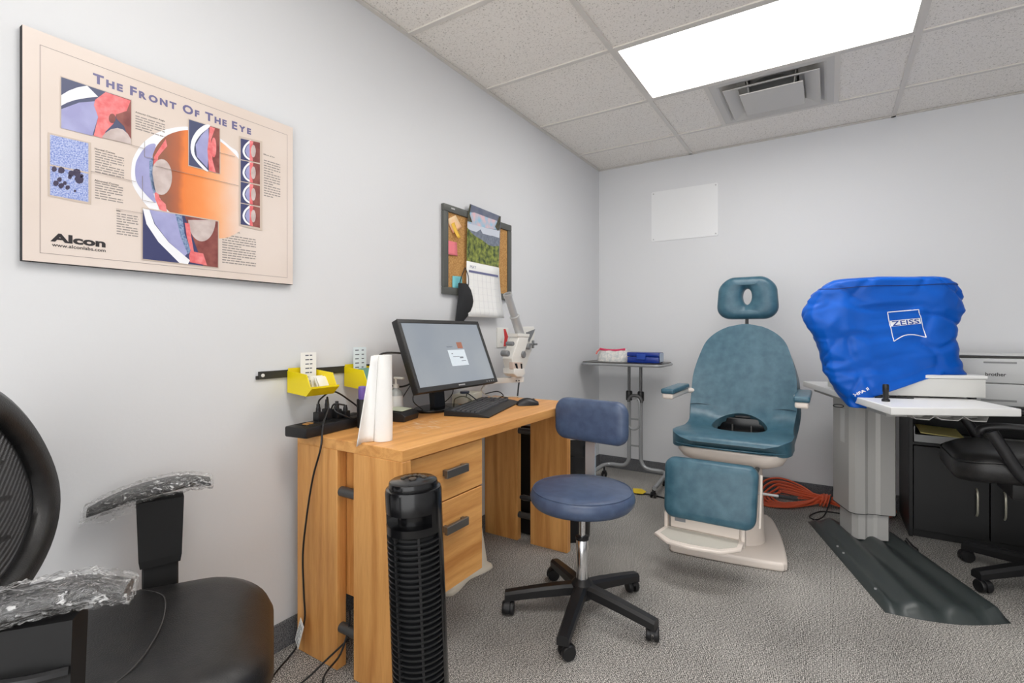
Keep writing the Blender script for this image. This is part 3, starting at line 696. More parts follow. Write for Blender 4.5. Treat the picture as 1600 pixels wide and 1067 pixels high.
# ------------------------------------------------------------------ desktop things
# power strip at the back corner, overhanging the near edge
ps = thing('power_strip', 'long black power strip on the rear corner of the desk', 'power strip', (.105, -2.75, DT), math.radians(8))
MB().box((-.050, -.155, .0), (.050, .175, .037), .008, 2).build('strip_body', M_BLACK, ps, local=True)
for k in range(6):
    y = -.045 + .037 * k
    o = MB().box((-.016, y - .015, .037), (.016, y + .015, .0385), .0006, 1).build('outlet', M_BLACKM, ps, local=True, smooth=0)
MB().box((-.040, -.125, .037), (.030, -.075, .0378), .0004, 1).build('outlet_panel', M_BLACKM, ps, local=True, smooth=0)
MB().box((-.012, -.100, .0378), (.012, -.087, .042), .001, 1).box((-.006, -.120, .0378), (.014, -.107, .042), .001, 1).build('brass_contacts', mat('brass', (206, 150, 84), .4, metal=.6), ps, local=True, smooth=0)
Mps = world_of(ps)
def plug(x, y, tall, label, path, grp='plugs in the power strip'):
    b = Mps @ Vector((x, y, .0387)); r = thing('power_plug', label, 'plug', b, math.radians(8), grp)
    MB().box((-.014, -.012, 0), (.014, .012, tall * .55), .004, 2).build('plug_body', M_BLACK, r, local=True)
    MB().lathe([(.009, tall * .55), (.008, tall * .7), (.0085, tall * .72), (.0065, tall * .85), (.006, tall)], n=10).build('strain_relief', M_BLACK, r, local=True)
    MB().tube(spline([b + Vector((0, 0, tall - .003))] + [Vector(p) for p in path], 6), .0032, 8).build('cord', M_BLACK, r)
q = lambda x, y, z: Mps @ Vector((x, y, z))
plug(-.010, -.045, .060, 'black plug nearest the open outlets of the power strip, its cord arching to the rear', [q(-.010, -.035, .115), q(-.012, .03, .135), q(-.005, .11, .09), q(.0, .16, .05), q(-.01, .19, .015), q(-.045, .215, .006)])
plug(-.008, -.006, .072, 'tall black plug with the long cord draping off the desk end', [q(.0, -.012, .118), q(.030, -.04, .085), q(.052, -.085, .035), Vector((.190, -2.852, .725)), Vector((.150, -2.853, .62)), Vector((.120, -2.856, .48)), Vector((.100, -2.856, .35)), Vector((.105, -2.856, .22)), Vector((.112, -2.858, .13)), Vector((.085, -2.868, .04)), Vector((.07, -2.89, .005)), Vector((.11, -2.97, .004)), Vector((.2, -3.08, .004))])
plug(.004, .030, .062, 'black plug third along the power strip beside the tall plug', [q(.004, .022, .085), q(.012, .012, .068), q(.04, .04, .045), q(.062, .12, .006)])
plug(.018, .058, .045, 'low black plug closest to the paper towel', [q(.016, .05, .085), q(.0, .02, .090), q(-.030, .04, .06), q(-.058, .09, .006)])
# tag on the hanging cord
tg = thing('cord_tag', 'white paper warning tag tied to the hanging cord', 'tag', (.105, -2.872, .02))
MB().box((-.022, -.0008, -.045), (.022, .0008, .045), M=Matrix.Translation((.098, -2.868, .085)) @ Matrix.Rotation(.35, 4, 'Y') @ Matrix.Rotation(-.35, 4, 'Z')).build('tag_sheet', M_PAPER, tg, smooth=0)
mm = MB()
for k in range(7): mm.box((-.016, -.0013, -.034 + .010 * k), (.016 - .006 * (k % 3), -.0009, -.031 + .010 * k), M=Matrix.Translation((.098, -2.868, .085)) @ Matrix.Rotation(.35, 4, 'Y') @ Matrix.Rotation(-.35, 4, 'Z'))
mm.build('tag_print', M_INK, tg, smooth=0)
# cord through the desk leg gap to the floor
o = MB().tube(spline([(.298, -2.822, .20), (.298, -2.825, .15), (.300, -2.86, .08), (.315, -2.93, .06), (.335, -2.96, .02), (.35, -3.0, .004)], 6), .0032, 8).build('black_cable', M_BLACK); tag(o, 'black cord coming out between the near desk leg panels', 'cord'); rebase(o, (.35, -3.0, 0))
o = MB().tube(spline([(.285, -2.815, .10), (.27, -2.88, .07), (.245, -2.94, .03), (.22, -3.0, .004), (.20, -3.05, .004)], 6), .0032, 8).build('black_cable', M_BLACK); tag(o, 'black cord crossing the carpet before the near desk legs', 'cord'); rebase(o, (.22, -3.0, 0))

# paper towel roll with a loose flap
RC = on_z(598, 688, DT)
pt = thing('paper_towel', 'nearly used up white paper towel roll standing on the desk corner', 'paper towel', (RC.x, RC.y, DT))
M_TOWEL = mat('towel', (240, 239, 236), .9, bump=.5, bscale=120)
L = []
for j in range(14):
    t = j / 13; z = DT + .001 + .276 * t; r = .0305 + .0012 * math.sin(5 * t)
    L.append([Vector((RC.x + r * (1 + .03 * math.sin(3 * a + 4 * t)) * math.cos(a), RC.y + r * math.sin(a), z)) for a in [2 * PI * k / 28 for k in range(28)]])
L.append([Vector((RC.x + (p.x - RC.x) * .5, RC.y + (p.y - RC.y) * .5, p.z)) for p in L[-1]])
L.append([p - Vector((0, 0, .05)) for p in L[-1]])
MB().loft(L).build('roll', M_TOWEL, pt, smooth=60)
V = []; n = 14; m = 12                                # the flap peels off the roll and swings out to the left at its foot
tipb = on_z(557, 698, DT - .004); tipt = on_y(580, 556, RC.y - .026); at_ = Vector((RC.x + .012, RC.y - .031, DT + .277)); ab_ = Vector((RC.x - .006, RC.y - .034, DT + .003))
for j in range(n + 1):
    t = j / n
    for i in range(m + 1):
        s = i / m; a_ = ab_.lerp(at_, t); e_ = tipb.lerp(tipt, t ** .92); p = a_.lerp(e_, s)
        p += Vector((-.8, .5, 0)) * (.020 * math.sin(s * PI) * (1 - t) ** .7); V.append(p)
MB().add(V, [(j * (m + 1) + i, j * (m + 1) + i + 1, (j + 1) * (m + 1) + i + 1, (j + 1) * (m + 1) + i) for j in range(n) for i in range(m)]).build('loose_sheet', M_TOWEL, pt, solid=.0016)

# purple bottle in a black cup
PCX, PCY = on_z(566, 668, DT).xy
pc = thing('pen_cup', 'narrow black cup beside the power strip holding a purple marker', 'cup', (PCX, PCY, DT))
MB().lathe([(.016, 0), (.018, .002), (.020, .105), (.018, .105), (.016, .01)], (PCX, PCY, DT + .0005), 20).build('cup_wall', M_BLACK, pc)
o = MB().lathe([(.011, .012), (.0125, .02), (.0125, .108), (.0145, .112), (.0145, .150), (.011, .153)], (PCX, PCY, DT), 18).build('purple_marker', mat('purple', (112, 92, 170), .4)); tag(o, 'fat purple marker standing in the black cup', 'marker'); rebase(o, (PCX, PCY, DT + .012))
# hand pump bottle
sp = thing('pump_bottle', 'clear and white hand pump bottle half hidden behind the paper towel', 'bottle', (.075, -2.395, DT))
MB().lathe([(.026, 0), (.029, .004), (.029, .088), (.022, .104), (.012, .112), (.012, .118)], (.075, -2.395, DT + .0005), 24).build('bottle', mat('clear_grey', (176, 180, 180), .2, rgb2=(190, 194, 192), vscale=8), sp)
MB().lathe([(.0295, .015), (.0295, .085)], (.075, -2.395, DT), 24, cap=False).build('paper_label', M_PAPER, sp)
MB().lathe([(.013, .118), (.013, .132), (.005, .134), (.005, .155), (.011, .156), (.011, .162)], (.075, -2.395, DT), 16).box((.065, -2.402, DT + .155), (.120, -2.388, DT + .164), .002, 1).build('pump', M_WHITE, sp)
# black desk calculator-like block with paper pad
bk = thing('desk_box', 'low black wedge-shaped desk unit with a pale paper strip on top', 'desk unit', (.165, -2.455, DT), math.radians(14))
MB().prism([(-.05, 0), (.045, 0), (.050, .022), (.030, .036), (-.05, .040)], -.055, .055, lambda a, b, h: (h, a, b), bev=.002).xf(Matrix.Rotation(-PI / 2, 4, 'Z')).build('unit_body', M_BLACK, bk, local=True)
MB().box((-.045, -.040, .0405), (.025, .04, .0435), .0005, 1, M=Matrix.Rotation(.05, 4, 'Y')).build('paper_strip', mat('paper_sage', (206, 212, 190), .8), bk, local=True, smooth=0)

# monitor
mon = thing('monitor', 'black wide computer monitor tilted back on the desk', 'monitor', (.13, -2.18, DT))
ctr = Vector((.200, -2.180, 1.0185)); tilt = math.atan2(.12, .293); Wd, Hd = .555, .318
Rm = Matrix.Translation(ctr) @ Matrix.Rotation(-tilt, 4, 'Y')      # local x = out of the screen, y = along, z = up
def mbox(a, b, bev=.0, m=None): return MB().box(a, b, bev, 2, M=Rm)
bz = .017
MB().box((-.032, -Wd / 2, -Hd / 2), (-.002, Wd / 2, Hd / 2), .005, 2, M=Rm).box((-.050, -.17, -.11), (-.030, .17, .12), .01, 2, M=Rm).build('back_case', M_BLACK, mon)
bzf = MB()
for a, b in (((-Wd / 2, Hd / 2 - bz), (Wd / 2, Hd / 2)), ((-Wd / 2, -Hd / 2), (Wd / 2, -Hd / 2 + bz + .004)), ((-Wd / 2, -Hd / 2 + bz + .004), (-Wd / 2 + bz, Hd / 2 - bz)), ((Wd / 2 - bz, -Hd / 2 + bz + .004), (Wd / 2, Hd / 2 - bz))):
    bzf.box((-.003, *a), (.003, *b), .001, 1, M=Rm)
bzf.build('bezel', mat('bezel_dark', (44, 44, 44), .35), mon, smooth=0)
def scrmat():
    m = mat('screen_glow', (150, 158, 168), .25, spec=.5, rgb2=(162, 168, 174), vscale=3); b_ = m.node_tree.nodes['Principled BSDF']
    b_.inputs['Base Color'].default_value = (.02, .02, .02, 1)
    for l in list(m.node_tree.links):
        if l.to_socket == b_.inputs['Base Color']: src = l.from_socket; m.node_tree.links.remove(l)
    m.node_tree.links.new(src, b_.inputs['Emission Color']); b_.inputs['Emission Strength'].default_value = .82; return m
M_SCR = scrmat()
scr = MB().box((-.002, -Wd / 2 + bz, -Hd / 2 + bz + .004), (-.0005, Wd / 2 - bz, Hd / 2 - bz), M=Rm).build('screen', M_SCR, mon, smooth=0)
def scrbox(y0, z0, y1, z1, m, nm, l=0): MB().box((-.0004 + .0002 * l, y0, z0), (-.0003 + .0002 * l, y1, z1), M=Rm).build(nm, m, scr, smooth=0)
E_W = mat('screen_panel', (170, 178, 184), .4, emit=.75); E_D = mat('screen_text', (96, 102, 110), .4, emit=.7); E_B = mat('screen_photo', (130, 84, 66), .4, emit=.7)
scrbox(-.020, -.060, .100, .016, E_W, 'login_window'); scrbox(.056, .022, .094, .052, E_B, 'login_picture', 1)
for a in ((-.02, .028, .020, .033), (.0, -.004, .01, .0), (.005, -.018, .05, -.015), (.05, -.026, .075, -.018), (.055, -.040, .088, -.037)): scrbox(*a, E_D, 'login_text', 1)
for k in range(4): MB().lathe([(.0025, 0), (.0025, .001)], (0, 0, 0), 8, M=Rm @ Matrix.Translation((.003, .19 + .018 * k, -Hd / 2 + .010)) @ Matrix.Rotation(PI / 2, 4, 'Y')).build('button', M_STEEL, mon)
MB().box((.003, -.022, -Hd / 2 + .008), (.0033, .022, -Hd / 2 + .013), M=Rm).build('maker_mark', M_STEEL, mon, smooth=0)
MB().loft([[(x, y, z) for x, y in ((.095 + o_, -2.215), (.125 + o_, -2.215), (.125 + o_, -2.145), (.095 + o_, -2.145))] for z, o_ in ((DT + .012, .01), (DT + .12, .0), (DT + .26, .035))]).build('neck', M_BLACK, mon, smooth=0)
MB().prism([(.118 + .086 * math.cos(a), -2.180 + .125 * math.sin(a)) for a in [2 * PI * k / 40 for k in range(40)]], DT + .0005, DT + .014, bev=.004).build('foot', M_BLACKG, mon)
o = MB().tube(spline([(.13, -2.36, 1.02), (.06, -2.47, 1.02), (.035, -2.46, .92), (.08, -2.38, .88), (.10, -2.30, .90)], 8), .004, 8).build('monitor_cable', M_BLACK); tag(o, 'thick black cable looping out behind the monitor', 'cable'); rebase(o, (.08, -2.38, .88))
for k, (p0, lab) in enumerate((([(.11, -2.33, .90), (.085, -2.36, .84), (.07, -2.385, .79), (.06, -2.40, .764)], 'thin black cable dropping to the desk left of the monitor foot'), ([(.12, -2.31, .90), (.11, -2.33, .82), (.13, -2.29, .77), (.09, -2.34, .765), (.05, -2.37, .764)], 'black cable curling on the desk behind the monitor foot'), ([(.12, -2.08, .90), (.10, -2.05, .82), (.07, -2.10, .77), (.06, -2.18, .764)], 'thin black cable hanging right of the monitor neck'))):
    o = MB().tube(spline(p0, 8), .0022, 6).build('thin_cable', M_BLACK); tag(o, lab, 'cable'); rebase(o, p0[-1])

# keyboard
kb = thing('keyboard', 'black full size keyboard lying before the monitor', 'keyboard', (.285, -2.04, DT), math.radians(106))
KW, KD = .475, .200
Mk = Matrix.Identity(4)
MB().prism([(-KD / 2, 0), (KD / 2, 0), (KD / 2, .022), (-KD / 2 + .05, .016), (-KD / 2, .006)], -KW / 2, KW / 2, lambda a, b, h: (h, a, b), bev=.002).build('case', mat('case_black', (17, 17, 18), .45), kb, local=True)
keys = MB(); kt = lambda y: .016 + (y + KD / 2 - .05) / (KD - .05) * .006
def key(x, y, w, d=.0155):
    z = kt(y); hw, hd = w / 2 - .0012, d / 2
    keys.loft([[(x - hw, y - hd, z), (x + hw, y - hd, z), (x + hw, y + hd, z + .001), (x - hw, y + hd, z + .001)], [(x - hw + .002, y - hd + .002, z + .006), (x + hw - .002, y - hd + .002, z + .006), (x + hw - .002, y + hd - .003, z + .007), (x - hw + .002, y + hd - .003, z + .007)]])
U = .0192; xl = -KW / 2 + .012
for r in range(6):
    y = -KD / 2 + .058 + r * .0205 + (.006 if r == 5 else 0)
    ws = [[1.3, 1.2, 1.3, 6, 1.3, 1.2, 1.2, 1.5], [2.2] + [1] * 10 + [2.8], [1.7] + [1] * 11 + [2.3], [1.5] + [1] * 12 + [1.5], [1] * 13 + [2], [1] + [1] * 12 + [2]][r]
    x = xl
    for w in ws: key(x + w * U / 2, y, w * U); x += w * U
    x = xl + 15.35 * U
    for w in ([1, 1, 1] if r != 2 else []): key(x + U / 2, y, U); x += U
    x = xl + 18.75 * U
    for w in [1, 1, 1, 1]: key(x + U / 2, y, U); x += U
o = keys.build('keys', mat('key_black', (52, 53, 57), .35), kb, local=True, smooth=0)
# mouse
ms = thing('mouse', 'black computer mouse at the far end of the desk', 'mouse', (.392, -1.838, DT), math.radians(-42))
L = []
for j in range(9):
    t = j / 8; y = -.052 + .104 * t; w = .029 * math.sin(PI * (.13 + .74 * t)) ** .5; h = .036 * math.sin(PI * (.16 + .68 * t ** .85))
    L.append([(w * math.cos(a) * (1.0 if a > 0 else 1), y, max(.001, h * math.sin(a)) if a <= PI else .001) for a in [PI * k / 10 for k in range(11)] + [PI * 1.5]])
MB().loft(L).build('shell', M_BLACK, ms, local=True, smooth=60)
MB().lathe([(.006, -.003), (.006, .003)], (0, .030, .026), 12, axis='x').build('scroll_wheel', M_DGREY, ms, local=True)
o = MB().tube(spline([(.355, -1.87, DT + .01), (.31, -1.80, DT + .004), (.25, -1.75, DT + .004), (.18, -1.80, DT + .004), (.10, -1.78, DT + .004)], 8), .0022, 6).build('cord', M_BLACK, ms)
# white adapter box with cables behind the keyboard
ab = thing('adapter_box', 'cream box with a dark oval on the desk behind the keyboard', 'box', (.078, -1.905, DT), math.radians(12))
MB().box((-.045, -.085, .0005), (.045, .085, .048), .006, 2).build('box_case', mat('cream_plastic', (222, 218, 202), .45), ab, local=True)
MB().prism([(.022 * math.cos(2 * PI * k / 20), .03 * math.sin(2 * PI * k / 20) - .03) for k in range(20)], .048, .058, bev=.002).build('dark_oval', mat('oval_blue', (50, 58, 78), .3), ab, local=True)
M_CBL = mat('cable_white', (206, 204, 196), .5)
for k, (p0, mm, lab) in enumerate((([(.12, -1.83, .81), (.10, -1.78, .84), (.06, -1.76, .80), (.10, -1.72, .768), (.16, -1.66, .766), (.21, -1.625, .766)], M_CBL, 'white cable running to the far desk end from the cream box'), ([(.13, -1.98, .80), (.17, -2.02, .82), (.19, -1.97, .78), (.15, -1.93, .765), (.20, -1.90, .765)], M_BLACK, 'black cable looping before the cream box'), ([(.15, -1.85, .80), (.19, -1.80, .81), (.20, -1.76, .785), (.16, -1.75, .766), (.19, -1.70, .766), (.14, -1.68, .766)], M_BLACK, 'tangled black cable right of the cream box'), ([(.10, -2.04, .765), (.14, -2.08, .80), (.17, -2.05, .81), (.18, -2.00, .78), (.16, -2.03, .766)], mat('cable_olive', (122, 120, 96), .5), 'olive cable curled between the monitor neck and the cream box'))):
    o = MB().tube(spline(p0, 8), .0028, 6).build('tangled_cable', mm); tag(o, lab, 'cable'); rebase(o, p0[-1])

# ------------------------------------------------------------------ optical instrument on its arm
M_IW = mat('instrument_white', (226, 224, 218), .4); M_KNOB = mat('knob_grey', (120, 122, 124), .4)
SXX = .20
def Z5(x, y, X=SXX): return on_x(740 + x / 5.925, 440 + y / 5.928, X)
ke = thing('eye_instrument', 'white optical eye instrument with a slanted metal tube on an arm', 'instrument', (.2, -1.60, .84))
a, b, c = Z5(312, 112), Z5(385, 328), Z5(430, 485)
d = (a - c).normalized()
Mt = Matrix.Translation(c) @ Vector((0, 0, 1)).rotation_difference(d).to_matrix().to_4x4(); Ln = (a - c).length
MB().lathe([(.024, -.01), (.024, Ln * .42), (.0265, Ln * .42), (.0265, Ln * .45), (.020, Ln * .46), (.0205, Ln * .92), (.024, Ln * .93), (.024, Ln), (.019, Ln), (.017, Ln * .9)], n=28, M=Mt, cap=False).build('eyepiece_tube', M_STEEL, ke)
MB().lathe([(.0185, Ln * .93), (.0001, Ln * .93)], n=20, M=Mt, cap=False).build('eyepiece_glass', M_BLACKG, ke)
def iprism(pts, x0, x1, nm, m, bev=.003): return MB().prism([(p.y, p.z) for p in [Z5(*q_) for q_ in pts]], SXX + x0, SXX + x1, lambda a_, b_, h: (h, a_, b_), bev=bev).build(nm, m, ke)
iprism([(360, 480), (475, 485), (470, 515), (365, 510)], -.032, .032, 'collar', M_IW)
iprism([(380, 510), (470, 515), (420, 700), (405, 800), (330, 800), (310, 712)], -.030, .030, 'main_body', M_IW, .005)
iprism([(315, 745), (405, 745), (405, 800), (385, 840), (345, 840), (318, 805)], .008, .033, 'window_frame', mat('instr_pink', (206, 188, 176), .4), .002)
iprism([(330, 755), (352, 755), (362, 805), (345, 800)], .030, .0345, 'window_slot', M_BLACKG, .0005)
iprism([(385, 755), (400, 760), (402, 812), (390, 805)], .030, .0345, 'window_slot', M_BLACKG, .0005)
iprism([(322, 800), (420, 800), (430, 850), (400, 885), (350, 880), (322, 850)], -.035, .035, 'foot_block', M_IW, .006)
iprism([(475, 420), (580, 415), (592, 470), (560, 640), (490, 830), (425, 830), (445, 640), (480, 520)], -.055, -.015, 'side_housing', M_IW, .006)
iprism([(505, 470), (585, 440), (560, 500), (530, 560)], -.014, -.010, 'housing_mark', M_KNOB, .0005)
for (x, y), r in (((308, 665), .016), ((456, 675), .019), ((352, 575), .012), ((505, 600), .016)):
    p = Z5(x, y, SXX + .03); MB().lathe([(r * .9, -.03), (r, -.028), (r, .008), (r * .85, .011)], p, 18, axis='x').build('knob', M_KNOB, ke)
p = Z5(550, 580, SXX + .01); MB().box((p.x - .005, p.y - .045, p.z - .006), (p.x + .005, p.y + .045, p.z + .006), .002, 1).box((p.x - .005, p.y - .008, p.z - .022), (p.x + .005, p.y + .008, p.z + .022), .002, 1).build('cross_handle', M_KNOB, ke)
e0, e1 = Z5(420, 905), Z5(200, 905)
ad = (Vector((e0.x, e0.y, 0)) - Vector((.0, -2.0, 0))); ang = math.atan2(ad.y, ad.x)
MB().box((0, -.020, -.014), (ad.length + .02, .020, .014), .003, 2, M=Matrix.Translation((.0, -2.0, e0.z)) @ Matrix.Rotation(ang, 4, 'Z')).build('swing_arm', M_IW, ke)
MB().lathe([(.018, e0.z + .012), (.018, e0.z + .040)], (SXX, (Z5(375, 880)).y, 0), 18).build('pivot', M_IW, ke)
for k in (0, 1):
    q_ = Z5(395 + 25 * k, 918, SXX + .02); MB().lathe([(.004, -.002), (.004, .002)], q_, 8, axis='x').build('screw', M_DGREY, ke)
o = MB().tube(spline([Z5(420, 880), Z5(405, 940), Z5(398, 1000), Z5(390, 1075)], 6), .0045, 8).build('power_cable', M_BLACK); o.data.transform(Matrix.Translation((-.002, .02, 0))); o.parent = ke; o.data.transform(world_of(ke).inverted())

# ------------------------------------------------------------------ round blue stool
def caster(parent, x, y, ang, r=.025, m=None, wx=.028):
    m = m or M_BLACK
    Mc = Matrix.Translation((x, y, 0)) @ Matrix.Rotation(ang, 4, 'Z')
    cs = MB(); cs.lathe([(.008, r * 1.6), (.008, r * 2.7)], (0, 0, 0), 10); cs.prism([(r * 1.15 * math.cos(a), r + r * 1.15 * math.sin(a)) for a in [PI * (-.12 + 1.0 * k / 10) for k in range(11)]], -.008, .008, lambda a, b, h: (a + .012, h, b))
    c = cs.xf(Mc).build('caster', m, parent, local=True)
    for s in (-1, 1):
        w = MB().lathe([(r * .55, -.009), (r * .95, -.008), (r, -.004), (r, .005), (r * .9, .009), (r * .3, .010)], (.012, s * wx / 2, r), 18, M=Matrix.Rotation(PI / 2 * -s, 4, 'X')).xf(Mc).build('wheel', M_BLACK, c, local=True)
    return c
stool = thing('round_stool', 'round blue vinyl stool on casters with a small padded backrest', 'stool', (.80, -2.105, 0))
for k in range(5):
    a = math.radians(210 + 72 * k); ca, sa = math.cos(a), math.sin(a)
    Ms = Matrix.Rotation(a, 4, 'Z'); L = []
    for t in range(7):
        u = t / 6; x = .020 + .285 * u; w = .026 - .005 * u; zt = .128 - .042 * u ** 1.2; hgt = .040 - .006 * u
        L.append([Ms @ Vector((x, y_, z_)) for y_, z_ in ((-w, zt - hgt), (w, zt - hgt), (w, zt - .010), (w * .6, zt), (-w * .6, zt), (-w, zt - .010))])
    MB().loft(L).build('leg', M_BLACK, stool, local=True, smooth=30)
    caster(stool, .290 * ca, .290 * sa, a + random.uniform(1.2, 2.6), .026)
MB().lathe([(.040, .070), (.046, .082), (.044, .125), (.030, .140), (.026, .145)], n=28).build('hub', M_BLACK, stool, local=True)
MB().lathe([(.0235, .138), (.0235, .300), (.022, .303)], n=28).build('gas_column', M_CHROME, stool, local=True)
MB().lathe([(.026, .296), (.026, .308), (.015, .310)], n=24).build('collar', M_BLACK, stool, local=True)
MB().lathe([(.0125, .305), (.0125, .425)], n=20).build('piston', M_CHROME, stool, local=True)
MB().box((-.09, -.09, .420), (.09, .09, .432), .004, 1).build('seat_plate', M_BLACKM, stool, local=True)
R = .205
seat = MB().lathe([(R - .035, .432), (R - .014, .436), (R - .003, .450), (R, .468), (R - .004, .484), (R - .012, .494), (R - .016, .4955), (R - .022, .499), (R - .06, .503), (R * .5, .505), (.002, .506)], n=64).build('seat', M_NAVY, stool, local=True, smooth=60)
MB().tube([((R - .0125) * math.cos(2 * PI * k / 64), (R - .0125) * math.sin(2 * PI * k / 64), .4955) for k in range(64)], .0022, 6, closed=True).build('piping', M_NAVY, seat, local=True)
# height lever
lv = Vector((-.205, -.030, .425))
MB().tube([(-.05, -.02, .425), lv], .004, 8).build('lever_rod', M_CHROME, stool, local=True)
dirl = (lv - Vector((-.05, -.02, .425))).normalized()
MB().tube([lv - dirl * .01, lv + dirl * .01, lv + dirl * .045, lv + dirl * .06], [.006, .010, .012, .007], 12).build('lever_grip', M_BLACK, stool, local=True)
# backrest on a chrome strap
bc_ = Vector((-.072, .222, 0)); th = math.radians(-6)
Mb = Matrix.Translation(bc_) @ Matrix.Rotation(th, 4, 'Z')
outl = rrect(-.172, .184, .628, .815, .055, 8)
L = pad_loops(outl, [(.030, .030), (.008, .028), (0, .018), (0, .002), (.006, -.012), (.020, -.022), (.05, -.027), (.08, -.029)], lambda a, b, h: Mb @ Vector((a, h + .45 * a * a * -1 + .016, b)))
MB().loft(L).build('backrest', M_NAVY, stool, local=True, smooth=60)
st = spline([(-.02, .10, .427), (-.045, .185, .428), (-.062, .222, .440), (-.068, .238, .50), (-.072, .248, .62), (-.072, .256, .70)], 6); L = []
dx = Matrix.Rotation(th, 3, 'Z') @ Vector((1, 0, 0))
for p in st:
    i = st.index(p); tg_ = (st[min(i + 1, len(st) - 1)] - st[max(i - 1, 0)]).normalized(); nn = tg_.cross(dx).normalized()
    L.append([p + dx * x_ + nn * h_ for x_, h_ in ((-.024, -.003), (-.024, .006), (-.016, .006), (-.012, .001), (.012, .001), (.016, .006), (.024, .006), (.024, -.003))])
MB().loft(L).build('back_strap', mat('strap_chrome', (226, 228, 232), .22, metal=.7), stool, local=True, smooth=30)

# ------------------------------------------------------------------ exam chair
ex = thing('exam_chair', 'teal vinyl patient exam chair with headrest and cream pedestal', 'exam chair', (1.185, -1.0, 0))
XC = 1.185
# base plate, turned slightly against the seat
Mb = Matrix.Translation((1.197, -1.33, 0)) @ Matrix.Rotation(math.radians(6.5), 4, 'Z')
bp = [(p.x, p.y) for p in spline([(a, b, 0) for a, b in ((-.262, .05), (-.255, .018), (-.222, .004), (0, -.006), (.222, .004), (.258, .018), (.270, .05), (.268, .20), (.255, .40), (.228, .60), (.205, .655), (.165, .68), (-.165, .68), (-.205, .655), (-.228, .60), (-.255, .40), (-.265, .20))], 4, closed=True)]
MB().prism(bp, 0.0, .042, lambda a, b, h: Mb @ Vector((a, b, h)), bev=.014).build('base_plate', M_CREAM, ex)
MB().lathe([(.125, .040), (.120, .060), (.112, .30), (.108, .42)], (1.225, -1.06, 0), 36).build('pedestal', M_CREAM, ex)
MB().lathe([(.008, 0), (.008, .004)], (1.2957, -1.1597, .16), 10, M=Matrix.Rotation(PI / 2, 4, 'X') @ Matrix.Rotation(.5, 4, 'Y')).build('screw', M_STEEL, ex)
# seat shell (cream) and seat cushion
def seat_outline(k=0., fr=-1.215, bk=-.66): return [(XC + a, b) for a, b in rrect(-.288 + k, .288 - k, fr + k, bk, .10, 8)]
MB().prism(seat_outline(.022), .0, 1., lambda a, b, h: (a, b, .440 + h * .075)).build('tmp', M_CREAM)
bpy.data.objects.remove(bpy.data.objects['tmp'])
L = []
for ins, z in ((.13, .418), (.085, .424), (.045, .446), (.026, .480), (.024, .505)):
    L.append([(a, b, z) for a, b in seat_outline(ins, -1.215, -.66)])
MB().loft(L).build('seat_shell', M_CREAM, ex, smooth=60)
# seat and back are one upholstered slab: a profile swept across the width, with an open slot in the bend
OW, SLX = .288, .146
prof = spline([(0, -1.222, .548), (0, -1.205, .570), (0, -1.15, .581), (0, -1.05, .580), (0, -.95, .572), (0, -.85, .570), (0, -.775, .582), (0, -.715, .618), (0, -.685, .670), (0, -.665, .75), (0, -.635, .86), (0, -.60, .97), (0, -.565, 1.07), (0, -.535, 1.165)], 8)
AL = [0.]
for a, b in zip(prof, prof[1:]): AL.append(AL[-1] + (b - a).length)
def prof_at(l):
    l = min(max(l, 0), AL[-1])
    for k in range(len(AL) - 1):
        if l <= AL[k + 1]: return prof[k].lerp(prof[k + 1], (l - AL[k]) / (AL[k + 1] - AL[k]))
    return prof[-1]
def arc_of(fn_): return min(range(len(prof)), key=lambda k: fn_(prof[k]))
LS0 = AL[arc_of(lambda p: abs(p.y + .905))]; LS1 = AL[arc_of(lambda p: abs(p.z - .640))]; LSC, LSH = (LS0 + LS1) / 2, (LS1 - LS0) / 2
LB = AL[arc_of(lambda p: abs(p.z - .66))]; LE = AL[-1]
def half_w(l):
    w = OW
    if l < .13: w = OW - .115 * (1 - math.sqrt(max(0, 1 - (1 - l / .13) ** 2)))
    if l > LB:
        t = (l - LB) / (LE - LB); w = OW - .010 * t - .070 * max(0, t - .30) ** 1.5 / .70 ** 1.5 * 1.4
        if t > .70: w *= math.sqrt(max(.0009, 1 - ((t - .70) / .301) ** 2.5))
    elif l > .3: w = OW - .012 * math.sin(PI * min(1, (l - .3) / (LB - .3)))
    return w
